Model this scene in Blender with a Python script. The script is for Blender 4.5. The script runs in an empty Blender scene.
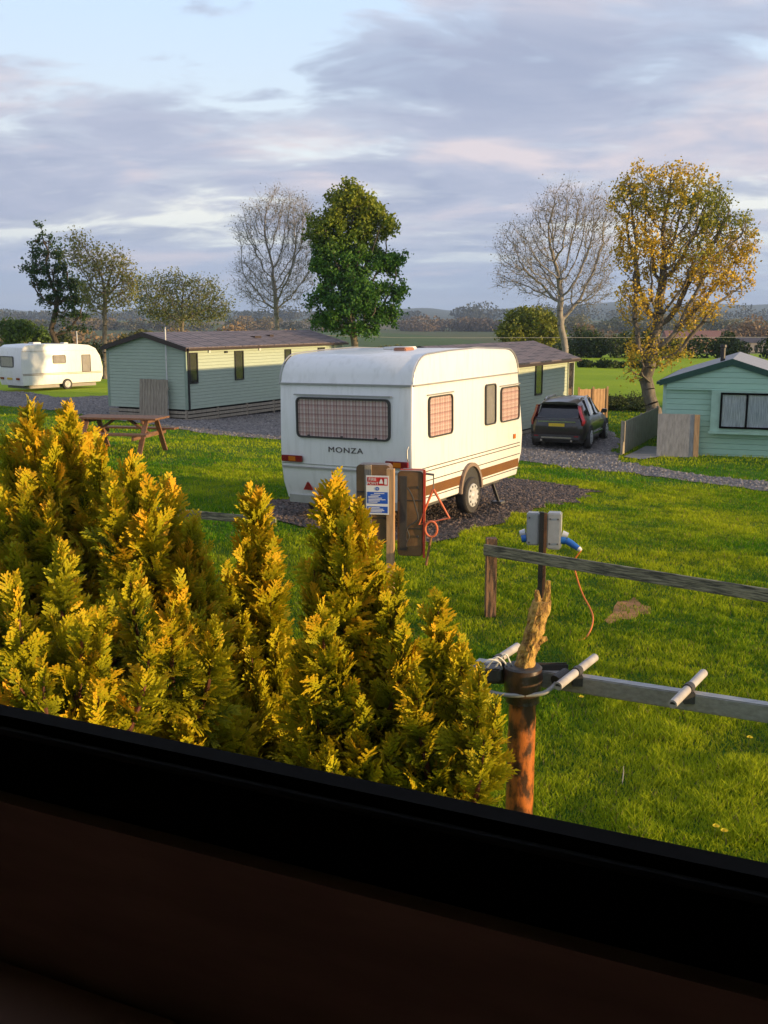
import bpy, bmesh, math, random
import numpy as np
from mathutils import Vector, Matrix
PI = math.pi
R = math.radians
random.seed(5)
rng = np.random.default_rng(11)
S = bpy.context.scene
COL = S.collection

# ------------------------------------------------------------------ camera, sky, sun, exposure
CAM_Z = 3.0
FPX = 1050.0
PITCH = math.atan(192 / FPX)
cam_d = bpy.data.cameras.new('camera')
cam_d.sensor_fit = 'VERTICAL'; cam_d.sensor_height = 36; cam_d.sensor_width = 27
cam_d.lens = FPX / 1024 * 36
cam_d.clip_start = 0.02; cam_d.clip_end = 20000
cam = bpy.data.objects.new('camera', cam_d); COL.objects.link(cam)
cam.location = (0, 0, CAM_Z); cam.rotation_euler = (PI / 2 - PITCH, 0, 0)
S.camera = cam

SUN_AZ = R(-20)          # from +X, towards the viewer
SUN_EL = R(5.6)
sun_dir = Vector((math.cos(SUN_AZ) * math.cos(SUN_EL), math.sin(SUN_AZ) * math.cos(SUN_EL), math.sin(SUN_EL)))
sd = bpy.data.lights.new('sun', 'SUN'); sd.energy = 5.0; sd.angle = R(0.6); sd.color = (1.0, 0.70, 0.36)
so = bpy.data.objects.new('sun', sd); COL.objects.link(so)
so.rotation_euler = (-sun_dir).to_track_quat('-Z', 'Y').to_euler()
so.location = (30, -10, 20)

W = bpy.data.worlds.new('World'); S.world = W; W.use_nodes = True
nt = W.node_tree; nt.nodes.clear()
def wn(t, **k):
    n = nt.nodes.new(t)
    for a, b in k.items(): setattr(n, a, b)
    return n
def wl(a, b): nt.links.new(a, b)
def wmath(op, a, b=None, clamp=False):
    n = wn('ShaderNodeMath', operation=op); n.use_clamp = clamp
    for i, v in enumerate((a, b)):
        if v is None: continue
        if isinstance(v, (int, float)): n.inputs[i].default_value = v
        else: wl(v, n.inputs[i])
    return n.outputs[0]
def wramp(fac, stops):
    n = wn('ShaderNodeValToRGB'); cr = n.color_ramp
    while len(cr.elements) < len(stops): cr.elements.new(0.5)
    for e, (p, c) in zip(cr.elements, stops):
        e.position = p; e.color = (*c, 1) if len(c) == 3 else c
    wl(fac, n.inputs[0]); return n.outputs[0]
def wmix(f, a, b):
    n = wn('ShaderNodeMix', data_type='RGBA')
    if isinstance(f, (int, float)): n.inputs[0].default_value = f
    else: wl(f, n.inputs[0])
    for i, v in ((6, a), (7, b)):
        if isinstance(v, tuple): n.inputs[i].default_value = (*v, 1)
        else: wl(v, n.inputs[i])
    return n.outputs[2]
out = wn('ShaderNodeOutputWorld'); bg = wn('ShaderNodeBackground'); bg.inputs[1].default_value = 0.1
sky = wn('ShaderNodeTexSky', sky_type='NISHITA'); sky.sun_disc = False
sky.sun_elevation = SUN_EL; sky.sun_rotation = math.atan2(sun_dir.x, sun_dir.y)
tc = wn('ShaderNodeTexCoord'); sep = wn('ShaderNodeSeparateXYZ'); wl(tc.outputs['Generated'], sep.inputs[0])
zz = wmath('MAXIMUM', sep.outputs[2], 0.0)
den = wmath('ADD', zz, 0.20)
comb = wn('ShaderNodeCombineXYZ')
wl(wmath('DIVIDE', sep.outputs[0], den), comb.inputs[0]); wl(wmath('DIVIDE', sep.outputs[1], den), comb.inputs[1])
def cloud_noise(scale, sx, sy, seed, detail=7, rough=0.55, dist=0.4, rot=0.0):
    m = wn('ShaderNodeMapping'); wl(comb.outputs[0], m.inputs[0])
    m.inputs['Scale'].default_value = (sx, sy, 1); m.inputs['Location'].default_value = (seed, seed * 1.7, 0)
    m.inputs['Rotation'].default_value = (0, 0, rot)
    n = wn('ShaderNodeTexNoise'); wl(m.outputs[0], n.inputs['Vector'])
    n.inputs['Scale'].default_value = scale; n.inputs['Detail'].default_value = detail
    n.inputs['Roughness'].default_value = rough; n.inputs['Distortion'].default_value = dist
    return n.outputs['Fac']
n1 = cloud_noise(1.25, 0.7, 1.0, 2.6, detail=6, rot=0.5, dist=0.5)
n2 = cloud_noise(4.6, 0.8, 1.2, 9.4, detail=6, rough=0.55, rot=0.3, dist=0.5)
n3 = cloud_noise(1.9, 0.8, 1.3, 21.0, rot=0.3)
cl = wmath('ADD', wmath('MULTIPLY', n1, 0.66), wmath('MULTIPLY', n2, 0.34))
cover = wramp(cl, [(0.41, (0, 0, 0)), (0.465, (0.75, 0.75, 0.75)), (0.53, (1, 1, 1))])
K = 10.0
def c10(r, g, b): return (r * K, g * K, b * K)
lit = wramp(n3, [(0.36, (0.27, 0.31, 0.42)), (0.52, (0.345, 0.375, 0.475)), (0.66, (0.54, 0.49, 0.52))])
vm = wn('ShaderNodeVectorMath', operation='SCALE'); wl(lit, vm.inputs[0]); vm.inputs['Scale'].default_value = K * 0.97
gap = wramp(zz, [(0.0, (0.50, 0.57, 0.66)), (0.10, (0.72, 0.73, 0.70)), (0.2, (0.55, 0.65, 0.76)), (0.3, (0.47, 0.62, 0.82)), (1.0, (0.28, 0.43, 0.68))])
vg = wn('ShaderNodeVectorMath', operation='SCALE'); wl(gap, vg.inputs[0]); vg.inputs['Scale'].default_value = K * 0.95
gapsky = wmix(0.12, vg.outputs[0], sky.outputs[0])
clouds = wmix(cover, gapsky, vm.outputs[0])
# low grey-blue bank near the horizon
low = wramp(wmath('ADD', zz, wmath('MULTIPLY', wmath('SUBTRACT', n2, 0.5), 0.03)), [(0.0, (1, 1, 1)), (0.03, (0.75, 0.75, 0.75)), (0.085, (0, 0, 0))])
final = wmix(wmath('MULTIPLY', low, 0.75), clouds, c10(0.22, 0.30, 0.44))
wl(final, bg.inputs[0]); wl(bg.outputs[0], out.inputs[0])

S.view_settings.view_transform = 'Standard'; S.view_settings.look = 'None'
S.view_settings.exposure = 0.70; S.view_settings.gamma = 1.0
S.render.engine = 'CYCLES'
S.cycles.max_bounces = 8; S.cycles.transparent_max_bounces = 16
S.cycles.volume_bounces = 0

# ------------------------------------------------------------------ materials
def new_mat(name):
    m = bpy.data.materials.new(name); m.use_nodes = True
    return m, m.node_tree, m.node_tree.nodes['Principled BSDF']
def mnode(t, ty, **k):
    n = t.nodes.new(ty)
    for a, b in k.items(): setattr(n, a, b)
    return n
def mramp(t, fac, stops):
    n = t.nodes.new('ShaderNodeValToRGB'); cr = n.color_ramp
    while len(cr.elements) < len(stops): cr.elements.new(0.5)
    for e, (p, c) in zip(cr.elements, stops):
        e.position = p; e.color = (*c, 1)
    t.links.new(fac, n.inputs[0]); return n.outputs[0]
def noise(t, scale, detail=5, rough=0.6, vec=None, stretch=None, dist=0):
    n = t.nodes.new('ShaderNodeTexNoise')
    n.inputs['Scale'].default_value = scale; n.inputs['Detail'].default_value = detail
    n.inputs['Roughness'].default_value = rough; n.inputs['Distortion'].default_value = dist
    tcn = t.nodes.new('ShaderNodeTexCoord'); src = tcn.outputs['Object']
    if stretch:
        mp = t.nodes.new('ShaderNodeMapping'); mp.inputs['Scale'].default_value = stretch
        t.links.new(src, mp.inputs[0]); src = mp.outputs[0]
    t.links.new(src, n.inputs['Vector']); return n.outputs['Fac']
def bump(t, b, h, strength=0.3, dist=0.01):
    n = t.nodes.new('ShaderNodeBump'); n.inputs['Strength'].default_value = strength; n.inputs['Distance'].default_value = dist
    t.links.new(h, n.inputs['Height']); t.links.new(n.outputs[0], b.inputs['Normal'])
def mat(name, c, rough=0.6, c2=None, scale=4, stretch=None, bmp=0.0, bdist=0.01, metal=0.0, spec=0.5, coat=0.0, lo=0.35, hi=0.65):
    m, t, b = new_mat(name)
    b.inputs['Roughness'].default_value = rough; b.inputs['Metallic'].default_value = metal
    b.inputs['Specular IOR Level'].default_value = spec; b.inputs['Coat Weight'].default_value = coat
    if c2 is None: c2 = tuple(x * 0.82 for x in c)
    f = noise(t, scale, stretch=stretch)
    t.links.new(mramp(t, f, [(lo, c2), (hi, c)]), b.inputs['Base Color'])
    if bmp: bump(t, b, f, bmp, bdist)
    return m
def horiz_boards(name, c, c2, pitch, rough=0.5, gap=0.06):
    """cladding: each board leans out a little, with a lip"""
    m, t, b = new_mat(name)
    tcn = t.nodes.new('ShaderNodeTexCoord'); sp = t.nodes.new('ShaderNodeSeparateXYZ'); t.links.new(tcn.outputs['Object'], sp.inputs[0])
    d = mnode(t, 'ShaderNodeMath', operation='DIVIDE'); d.inputs[1].default_value = pitch; t.links.new(sp.outputs[2], d.inputs[0])
    fr = mnode(t, 'ShaderNodeMath', operation='FRACT'); t.links.new(d.outputs[0], fr.inputs[0])
    f = noise(t, 3, stretch=(1, 1, 6))
    t.links.new(mramp(t, f, [(0.35, c2), (0.65, c)]), b.inputs['Base Color'])
    h = mramp(t, fr.outputs[0], [(0.0, (0.1,) * 3), (gap, (1.0,) * 3), (0.95, (0.55,) * 3), (1.0, (0.0,) * 3)])
    bump(t, b, h, 0.9, 0.02); b.inputs['Roughness'].default_value = rough
    return m
def attr_mat(name, rough=0.6, transl=0.25, spec=0.3):
    m, t, b = new_mat(name)
    a = mnode(t, 'ShaderNodeAttribute', attribute_name='col')
    t.links.new(a.outputs['Color'], b.inputs['Base Color']); b.inputs['Roughness'].default_value = rough
    b.inputs['Specular IOR Level'].default_value = spec
    if transl:
        tr = t.nodes.new('ShaderNodeBsdfTranslucent'); t.links.new(a.outputs['Color'], tr.inputs[0])
        mx = t.nodes.new('ShaderNodeMixShader'); mx.inputs[0].default_value = transl
        o = t.nodes['Material Output']
        t.links.new(b.outputs[0], mx.inputs[1]); t.links.new(tr.outputs[0], mx.inputs[2]); t.links.new(mx.outputs[0], o.inputs[0])
    return m
def pane_mat(name, refl=0.10, tint=(1, 1, 1)):
    m, t, b = new_mat(name); t.nodes.remove(b)
    o = t.nodes['Material Output']; tr = t.nodes.new('ShaderNodeBsdfTransparent'); tr.inputs[0].default_value = (*tint, 1)
    g = t.nodes.new('ShaderNodeBsdfGlossy'); g.inputs['Roughness'].default_value = 0.02
    fz = t.nodes.new('ShaderNodeLayerWeight'); fz.inputs[0].default_value = 0.5
    pw = mnode(t, 'ShaderNodeMath', operation='POWER'); pw.inputs[1].default_value = 4.0; t.links.new(fz.outputs['Facing'], pw.inputs[0])
    ad = mnode(t, 'ShaderNodeMath', operation='MULTIPLY_ADD'); ad.inputs[1].default_value = 0.8; ad.inputs[2].default_value = refl
    t.links.new(pw.outputs[0], ad.inputs[0]); ad.use_clamp = True
    mx = t.nodes.new('ShaderNodeMixShader'); t.links.new(ad.outputs[0], mx.inputs[0])
    t.links.new(tr.outputs[0], mx.inputs[1]); t.links.new(g.outputs[0], mx.inputs[2]); t.links.new(mx.outputs[0], o.inputs[0])
    return m
def plaid_mat(name):
    m, t, b = new_mat(name)
    tcn = t.nodes.new('ShaderNodeTexCoord'); sp = t.nodes.new('ShaderNodeSeparateXYZ'); t.links.new(tcn.outputs['Object'], sp.inputs[0])
    def stripes(sock, period, off=0.0):
        a = mnode(t, 'ShaderNodeMath', operation='MULTIPLY_ADD'); a.inputs[1].default_value = 1 / period; a.inputs[2].default_value = off; t.links.new(sock, a.inputs[0])
        f = mnode(t, 'ShaderNodeMath', operation='FRACT'); t.links.new(a.outputs[0], f.inputs[0]); return f.outputs[0]
    ad = mnode(t, 'ShaderNodeMath', operation='ADD'); t.links.new(sp.outputs[0], ad.inputs[0]); t.links.new(sp.outputs[1], ad.inputs[1])
    v = mramp(t, stripes(ad.outputs[0], 0.17), [(0, (0.58, 0.34, 0.33)), (0.22, (0.78, 0.64, 0.60)), (0.32, (0.36, 0.19, 0.24)), (0.42, (0.82, 0.72, 0.68)), (0.7, (0.62, 0.40, 0.40)), (0.85, (0.86, 0.82, 0.80)), (1, (0.58, 0.36, 0.36))])
    h = mramp(t, stripes(sp.outputs[2], 0.14), [(0, (1.0, 0.9, 0.85)), (0.25, (0.8, 0.62, 0.62)), (0.4, (0.5, 0.33, 0.36)), (0.5, (1, 0.95, 0.9)), (0.85, (0.75, 0.62, 0.6)), (1, (1, 1, 1))])
    mx = mnode(t, 'ShaderNodeMix', data_type='RGBA', blend_type='MULTIPLY'); mx.inputs[0].default_value = 0.85
    t.links.new(v, mx.inputs[6]); t.links.new(h, mx.inputs[7]); t.links.new(mx.outputs[2], b.inputs['Base Color'])
    b.inputs['Roughness'].default_value = 0.9
    w = mnode(t, 'ShaderNodeTexWave', wave_type='BANDS', bands_direction='X'); w.inputs['Scale'].default_value = 2.2; w.inputs['Distortion'].default_value = 1.0
    t.links.new(tcn.outputs['Object'], w.inputs[0]); bump(t, b, w.outputs['Fac'], 0.35, 0.03)
    return m

M = {}
M['van_white'] = mat('van_white', (0.83, 0.83, 0.80), 0.32, (0.72, 0.72, 0.68), 2.2, (5, 5, 0.7), coat=0.2, lo=0.28, hi=0.5)
M['van_roof'] = mat('van_roof', (0.70, 0.70, 0.69), 0.4, (0.60, 0.61, 0.60), 2.5)
M['trim_alu'] = mat('trim_alu', (0.45, 0.44, 0.42), 0.4, metal=0.5)
M['brown_stripe'] = mat('brown_stripe', (0.20, 0.085, 0.025), 0.4)
M['dark_line'] = mat('dark_line', (0.05, 0.04, 0.035), 0.5)
M['rubber'] = mat('rubber', (0.045, 0.043, 0.041), 0.6, scale=20)
M['tyre'] = mat('tyre', (0.03, 0.028, 0.027), 0.8, (0.05, 0.045, 0.04), 12)
M['hub'] = mat('hub', (0.52, 0.53, 0.53), 0.4, (0.42, 0.42, 0.42), 9)
M['arch_brown'] = mat('arch_brown', (0.27, 0.19, 0.14), 0.6)
M['red_lens'] = mat('red_lens', (0.24, 0.008, 0.018), 0.15, coat=0.6)
M['red'] = mat('red', (0.55, 0.02, 0.02), 0.4)
M['orange_lens'] = mat('orange_lens', (0.6, 0.16, 0.01), 0.2)
M['steel'] = mat('steel', (0.18, 0.17, 0.16), 0.5, metal=0.6)
M['plaid'] = plaid_mat('plaid')
M['pane'] = pane_mat('pane', 0.06)
M['clear_pane'] = pane_mat('clear_pane', 0.02)
M['lilac_glass'] = mat('lilac_glass', (0.40, 0.36, 0.36), 0.15, coat=0.5)
M['net_curtain'] = mat('net_curtain', (0.55, 0.60, 0.64), 0.9, (0.30, 0.34, 0.38), 6, stretch=(9, 9, 0.4), lo=0.4, hi=0.6)
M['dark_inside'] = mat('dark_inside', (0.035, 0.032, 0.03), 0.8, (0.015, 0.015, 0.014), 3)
M['clad_sage'] = horiz_boards('clad_sage', (0.43, 0.51, 0.40), (0.38, 0.46, 0.36), 0.13)
M['clad_pale'] = horiz_boards('clad_pale', (0.48, 0.54, 0.40), (0.43, 0.49, 0.37), 0.13)
M['clad_mint'] = horiz_boards('clad_mint', (0.40, 0.61, 0.48), (0.35, 0.56, 0.44), 0.17)
M['trim_mint'] = mat('trim_mint', (0.42, 0.62, 0.50), 0.5)
M['trim_sage'] = mat('trim_sage', (0.30, 0.39, 0.30), 0.5)
M['trim_pale'] = mat('trim_pale', (0.50, 0.54, 0.42), 0.5)
M['fascia_green'] = mat('fascia_green', (0.015, 0.07, 0.05), 0.45)
M['fascia_brown'] = mat('fascia_brown', (0.045, 0.028, 0.022), 0.5)
def tile_mat(name, c, c2, pitch=0.38):
    m, t, b = new_mat(name)
    tcn = t.nodes.new('ShaderNodeTexCoord')
    br = t.nodes.new('ShaderNodeTexBrick'); t.links.new(tcn.outputs['Object'], br.inputs[0])
    br.inputs['Scale'].default_value = 1.0; br.inputs['Brick Width'].default_value = 0.5; br.inputs['Row Height'].default_value = 1.2
    br.inputs['Mortar Size'].default_value = 0.03
    br.inputs['Color1'].default_value = (*c, 1); br.inputs['Color2'].default_value = (*c2, 1); br.inputs['Mortar'].default_value = (0.02, 0.02, 0.02, 1)
    t.links.new(br.outputs[0], b.inputs['Base Color'])
    sp = t.nodes.new('ShaderNodeSeparateXYZ'); t.links.new(tcn.outputs['Object'], sp.inputs[0])
    d = mnode(t, 'ShaderNodeMath', operation='DIVIDE'); d.inputs[1].default_value = pitch; t.links.new(sp.outputs[1], d.inputs[0])
    fr = mnode(t, 'ShaderNodeMath', operation='FRACT'); t.links.new(d.outputs[0], fr.inputs[0])
    h = mramp(t, fr.outputs[0], [(0, (0, 0, 0)), (0.25, (1, 1, 1)), (0.75, (1, 1, 1)), (1, (0, 0, 0))])
    bump(t, b, h, 0.8, 0.03); b.inputs['Roughness'].default_value = 0.55
    return m
M['tiles'] = tile_mat('tiles', (0.12, 0.095, 0.10), (0.15, 0.12, 0.12))
M['roof_grey'] = mat('roof_grey', (0.34, 0.35, 0.37), 0.55, (0.28, 0.29, 0.30), 2)
M['old_wood'] = mat('old_wood', (0.42, 0.36, 0.27), 0.85, (0.24, 0.20, 0.15), 6, (6, 6, 0.6), 0.4)
M['rail_wood'] = mat('rail_wood', (0.30, 0.27, 0.17), 0.85, (0.07, 0.065, 0.045), 5, (1.2, 1.2, 14), 0.8, lo=0.4, hi=0.6)
M['post_wood'] = mat('post_wood', (0.26, 0.14, 0.07), 0.85, (0.05, 0.032, 0.02), 6, (5, 5, 0.8), 0.9, lo=0.42, hi=0.58)
M['new_wood'] = mat('new_wood', (0.55, 0.34, 0.17), 0.75, (0.36, 0.21, 0.10), 6, (6, 6, 0.6), 0.3)
M['table_wood'] = mat('table_wood', (0.24, 0.12, 0.06), 0.7, (0.13, 0.065, 0.035), 5, (6, 1, 6), 0.3)
M['grey_board'] = mat('grey_board', (0.38, 0.36, 0.34), 0.85, (0.26, 0.25, 0.235), 4, (4, 4, 1), 0.4)
M['concrete'] = mat('concrete', (0.26, 0.25, 0.24), 0.9, (0.20, 0.19, 0.18), 3, bmp=0.2)
M['black_metal'] = mat('black_metal', (0.02, 0.02, 0.02), 0.5)
M['white_pvc'] = mat('white_pvc', (0.70, 0.70, 0.68), 0.4)
M['grey_box'] = mat('grey_box', (0.42, 0.43, 0.42), 0.45, (0.34, 0.35, 0.34), 7)
M['blue_plastic'] = mat('blue_plastic', (0.02, 0.14, 0.50), 0.35)
M['clear_plastic'] = mat('clear_plastic', (0.55, 0.58, 0.62), 0.15, coat=0.6)
M['orange_cable'] = mat('orange_cable', (0.75, 0.20, 0.02), 0.45)
M['alu'] = mat('alu', (0.42, 0.42, 0.41), 0.5, (0.30, 0.30, 0.29), 9, (2, 9, 9), metal=0.35)
M['tube_grey'] = mat('tube_grey', (0.52, 0.49, 0.46), 0.6, (0.36, 0.33, 0.30), 14)
M['clamp'] = mat('clamp', (0.07, 0.065, 0.06), 0.5, metal=0.3)
M['rust'] = mat('rust', (0.50, 0.15, 0.03), 0.35, (0.07, 0.03, 0.015), 24, (1, 1, 0.5), 0.9, 0.006, lo=0.45, hi=0.60, coat=0.35)
M['rust_dark'] = mat('rust_dark', (0.10, 0.05, 0.025), 0.35, (0.02, 0.015, 0.012), 22, None, 0.6, 0.004, coat=0.5)
M['bark_log'] = mat('bark_log', (0.62, 0.38, 0.09), 0.9, (0.26, 0.14, 0.04), 55, (1, 1, 0.5), 1.0, 0.02, lo=0.42, hi=0.58)
M['bark'] = mat('bark', (0.20, 0.17, 0.13), 0.9, (0.10, 0.085, 0.065), 9, (1, 1, 0.3), 0.8, 0.03)
M['bark_pale'] = mat('bark_pale', (0.32, 0.29, 0.26), 0.9, (0.20, 0.18, 0.16), 9, (1, 1, 0.3), 0.8, 0.03)
M['bark_dark'] = mat('bark_dark', (0.09, 0.065, 0.045), 0.9, (0.045, 0.035, 0.025), 9, (1, 1, 0.3), 0.8, 0.03)
M['hose_brown'] = mat('hose_brown', (0.24, 0.13, 0.055), 0.42, (0.12, 0.07, 0.035), 5, coat=0.15)
M['red_paint'] = mat('red_paint', (0.62, 0.06, 0.03), 0.4, (0.45, 0.05, 0.03), 15)
M['sign_white'] = mat('sign_white', (0.78, 0.78, 0.76), 0.4, (0.72, 0.72, 0.7), 6)
M['sign_blue'] = mat('sign_blue', (0.02, 0.10, 0.50), 0.4)
M['car_paint'] = mat('car_paint', (0.018, 0.015, 0.013), 0.3, (0.015, 0.012, 0.011), 3, metal=0.0, coat=0.7)
M['car_glass'] = mat('car_glass', (0.012, 0.012, 0.014), 0.06, coat=1.0)
M['chrome'] = mat('chrome', (0.6, 0.6, 0.6), 0.2, metal=1.0)
M['plate_yellow'] = mat('plate_yellow', (0.70, 0.50, 0.03), 0.4)
M['frame_black'] = mat('frame_black', (0.006, 0.006, 0.006), 0.9, spec=0.08)
M['seal_black'] = mat('seal_black', (0.02, 0.02, 0.02), 0.6, spec=0.3)
M['board_brown'] = mat('board_brown', (0.46, 0.27, 0.20), 0.75, (0.34, 0.20, 0.15), 5, (1, 1, 6), spec=0.2)
M['room'] = mat('room', (0.62, 0.56, 0.50), 0.9)
M['flower'] = mat('flower', (0.90, 0.68, 0.01), 0.7)
M['leaf'] = attr_mat('leaf')
M['needle'] = attr_mat('needle', 0.6, 0.22, 0.15)
M['grass'] = attr_mat('grass', 0.7, 0.40, 0.06)

# ------------------------------------------------------------------ helpers
def smooth(t):
    t = np.clip(t, 0, 1); return t * t * (3 - 2 * t)
_fy = [60, 130, 400, 900, 1500, 2500, 4500, 6000, 9000]
_fz = [0.0, -0.3, -7.5, -5.0, 2.5, 3.5, 0, 0, 0]
def tz(x, y):
    x = np.asarray(x, float); y = np.asarray(y, float)
    d = 0.6 * x + 0.8 * y
    z = -1.2 * smooth((d - 9) / 23)
    z = z + 0.25 * smooth((2 - x) / 14) * smooth((y - 25) / 15)
    near = smooth((y - 8) / 8) * (1 - smooth((y - 200) / 200))
    z = z + near * 0.03 * (np.sin(x * 0.9 + 1.3) * np.sin(y * 0.7) + np.sin(x * 0.37 - y * 0.51))
    z = z + np.interp(y, _fy, _fz) * smooth((y - 60) / 60)
    hill = smooth((y - 2200) / 2600)
    a = x / np.maximum(y, 1)
    hz = 42 + 34 * smooth((a + 0.05) / 0.35) + 6 * np.sin(a * 31 + 1.1) + 4 * np.sin(a * 67) + 2.5 * np.sin(a * 140 + 2)
    z = z + hill * hz
    mid = smooth((y - 400) / 500) * (1 - smooth((y - 2500) / 800))
    z = z + mid * 2.5 * np.sin(x * 0.006 + 1) * np.sin(y * 0.004)
    return z
def at(px, py, Y):
    u = (px - 384) / FPX; v = (512 - py) / FPX
    fy = math.cos(PITCH) + v * math.sin(PITCH); fz = -math.sin(PITCH) + v * math.cos(PITCH)
    return Vector((u / fy * Y, Y, CAM_Z + fz / fy * Y))
def ground_at(px, py):
    lo, hi = 3.0, 400.0
    Y = lo
    while Y < hi:
        p = at(px, py, Y)
        if p.z < tz(p.x, p.y): break
        Y *= 1.01
    return Vector((p.x, p.y, float(tz(p.x, p.y))))
def on_ground(x, y, dz=0.0): return Vector((x, y, float(tz(x, y)) + dz))

def tag(o, label, cat, group=None, kind=None):
    if label: o['label'] = label
    if cat: o['category'] = cat
    if group: o['group'] = group
    if kind: o['kind'] = kind
    return o
def thing(name, label, cat, loc=(0, 0, 0), rot=(0, 0, 0), group=None):
    o = bpy.data.objects.new(name, None); COL.objects.link(o)
    o.location = loc; o.rotation_euler = rot if not isinstance(rot, (int, float)) else (0, 0, rot)
    o.empty_display_size = 0.2
    return tag(o, label, cat, group)
class MB:
    def __init__(s): s.v = []; s.f = []; s.m = []
    def add(s, vs, fs, mi=0, T=None):
        n = len(s.v)
        for p in vs:
            p = Vector(p)
            s.v.append(tuple(T @ p) if T is not None else tuple(p))
        for f in fs: s.f.append([i + n for i in f]); s.m.append(mi)
        return s
    def box(s, x0, x1, y0, y1, z0, z1, mi=0, T=None):
        vs = [(x0, y0, z0), (x1, y0, z0), (x1, y1, z0), (x0, y1, z0), (x0, y0, z1), (x1, y0, z1), (x1, y1, z1), (x0, y1, z1)]
        return s.add(vs, [(0, 3, 2, 1), (4, 5, 6, 7), (0, 1, 5, 4), (1, 2, 6, 5), (2, 3, 7, 6), (3, 0, 4, 7)], mi, T)
    def beam(s, a, b, w, h, mi=0, up=(0, 0, 1)):
        a = Vector(a); b = Vector(b); d = (b - a).normalized(); u = Vector(up)
        sx = d.cross(u)
        if sx.length < 1e-4: sx = Vector((1, 0, 0))
        sx.normalize(); u = sx.cross(d).normalized()
        vs = []
        for p in (a, b):
            for i, j in ((-1, -1), (1, -1), (1, 1), (-1, 1)): vs.append(p + sx * (w / 2 * i) + u * (h / 2 * j))
        return s.add(vs, [(0, 1, 2, 3), (7, 6, 5, 4), (0, 4, 5, 1), (1, 5, 6, 2), (2, 6, 7, 3), (3, 7, 4, 0)], mi)
    def tube(s, pts, r, n=10, mi=0, caps=True):
        pts = [Vector(p) for p in pts]
        rs = r if isinstance(r, (list, tuple)) else [r] * len(pts)
        vs = []; prev = None
        for i, p in enumerate(pts):
            d = (pts[min(i + 1, len(pts) - 1)] - pts[max(i - 1, 0)]).normalized()
            if prev is None:
                a = d.cross(Vector((0, 0, 1)))
                if a.length < 1e-3: a = d.cross(Vector((1, 0, 0)))
            else: a = prev - d * prev.dot(d)
            a.normalize(); prev = a; b = d.cross(a)
            for k in range(n):
                t = 2 * PI * k / n; vs.append(p + (a * math.cos(t) + b * math.sin(t)) * rs[i])
        fs = []
        for i in range(len(pts) - 1):
            for k in range(n): fs.append((i * n + k, i * n + (k + 1) % n, (i + 1) * n + (k + 1) % n, (i + 1) * n + k))
        if caps: fs.append(tuple(range(n - 1, -1, -1))); fs.append(tuple((len(pts) - 1) * n + k for k in range(n)))
        return s.add(vs, fs, mi)
    def prism(s, poly, axis, a, b, mi=0, T=None):
        """poly of 2d points extruded along axis ('x','y','z') from a to b"""
        def mk(p, t): return {'x': (t, p[0], p[1]), 'y': (p[0], t, p[1]), 'z': (p[0], p[1], t)}[axis]
        n = len(poly); vs = [mk(p, a) for p in poly] + [mk(p, b) for p in poly]
        fs = [tuple(range(n)), tuple(range(2 * n - 1, n - 1, -1))] + [(i, i + n, (i + 1) % n + n, (i + 1) % n) for i in range(n)]
        return s.add(vs, fs, mi, T)
    def ring(s, outer, inner, axis, a, b, mi=0):
        def mk(p, t): return {'x': (t, p[0], p[1]), 'y': (p[0], t, p[1]), 'z': (p[0], p[1], t)}[axis]
        n = len(outer)
        vs = [mk(p, a) for p in outer] + [mk(p, a) for p in inner] + [mk(p, b) for p in outer] + [mk(p, b) for p in inner]
        fs = []
        for i in range(n):
            j = (i + 1) % n
            fs += [(i, j, n + j, n + i), (2 * n + i, 3 * n + i, 3 * n + j, 2 * n + j), (i, 2 * n + i, 2 * n + j, j), (n + i, n + j, 3 * n + j, 3 * n + i)]
        return s.add(vs, fs, mi)
    def loft(s, rings, mi=0, caps=True):
        n = len(rings[0]); vs = [p for r in rings for p in r]; fs = []
        for i in range(len(rings) - 1):
            for k in range(n): fs.append((i * n + k, i * n + (k + 1) % n, (i + 1) * n + (k + 1) % n, (i + 1) * n + k))
        if caps: fs.append(tuple(range(n - 1, -1, -1))); fs.append(tuple((len(rings) - 1) * n + k for k in range(n)))
        return s.add(vs, fs, mi)
    def build(s, name, mats, parent=None, loc=None, bevel=0, smooth_ang=None):
        me = bpy.data.meshes.new(name); me.from_pydata(s.v, [], s.f)
        if not isinstance(mats, (list, tuple)): mats = [mats]
        for m in mats: me.materials.append(M[m] if isinstance(m, str) else m)
        me.polygons.foreach_set('material_index', s.m)
        bm = bmesh.new(); bm.from_mesh(me); bmesh.ops.recalc_face_normals(bm, faces=bm.faces)
        if bevel:
            bmesh.ops.bevel(bm, geom=[e for e in bm.edges if len(e.link_faces) == 2 and e.calc_face_angle(0) > 0.7], offset=bevel, segments=2, affect='EDGES', clamp_overlap=True)
        bm.to_mesh(me); bm.free()
        if smooth_ang is not None:
            me.polygons.foreach_set('use_smooth', [True] * len(me.polygons))
            me.set_sharp_from_angle(angle=R(smooth_ang))
        o = bpy.data.objects.new(name, me); COL.objects.link(o)
        if parent is not None: o.parent = parent
        if loc is not None: o.location = loc
        return o
def rrect(cx, cy, w, h, r, n=5):
    pts = []
    for qx, qy, a0 in ((1, 1, 0), (-1, 1, 90), (-1, -1, 180), (1, -1, 270)):
        for k in range(n + 1):
            a = R(a0 + 90 * k / n); pts.append((cx + qx * (w / 2 - r) + r * math.cos(a), cy + qy * (h / 2 - r) + r * math.sin(a)))
    return pts
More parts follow.
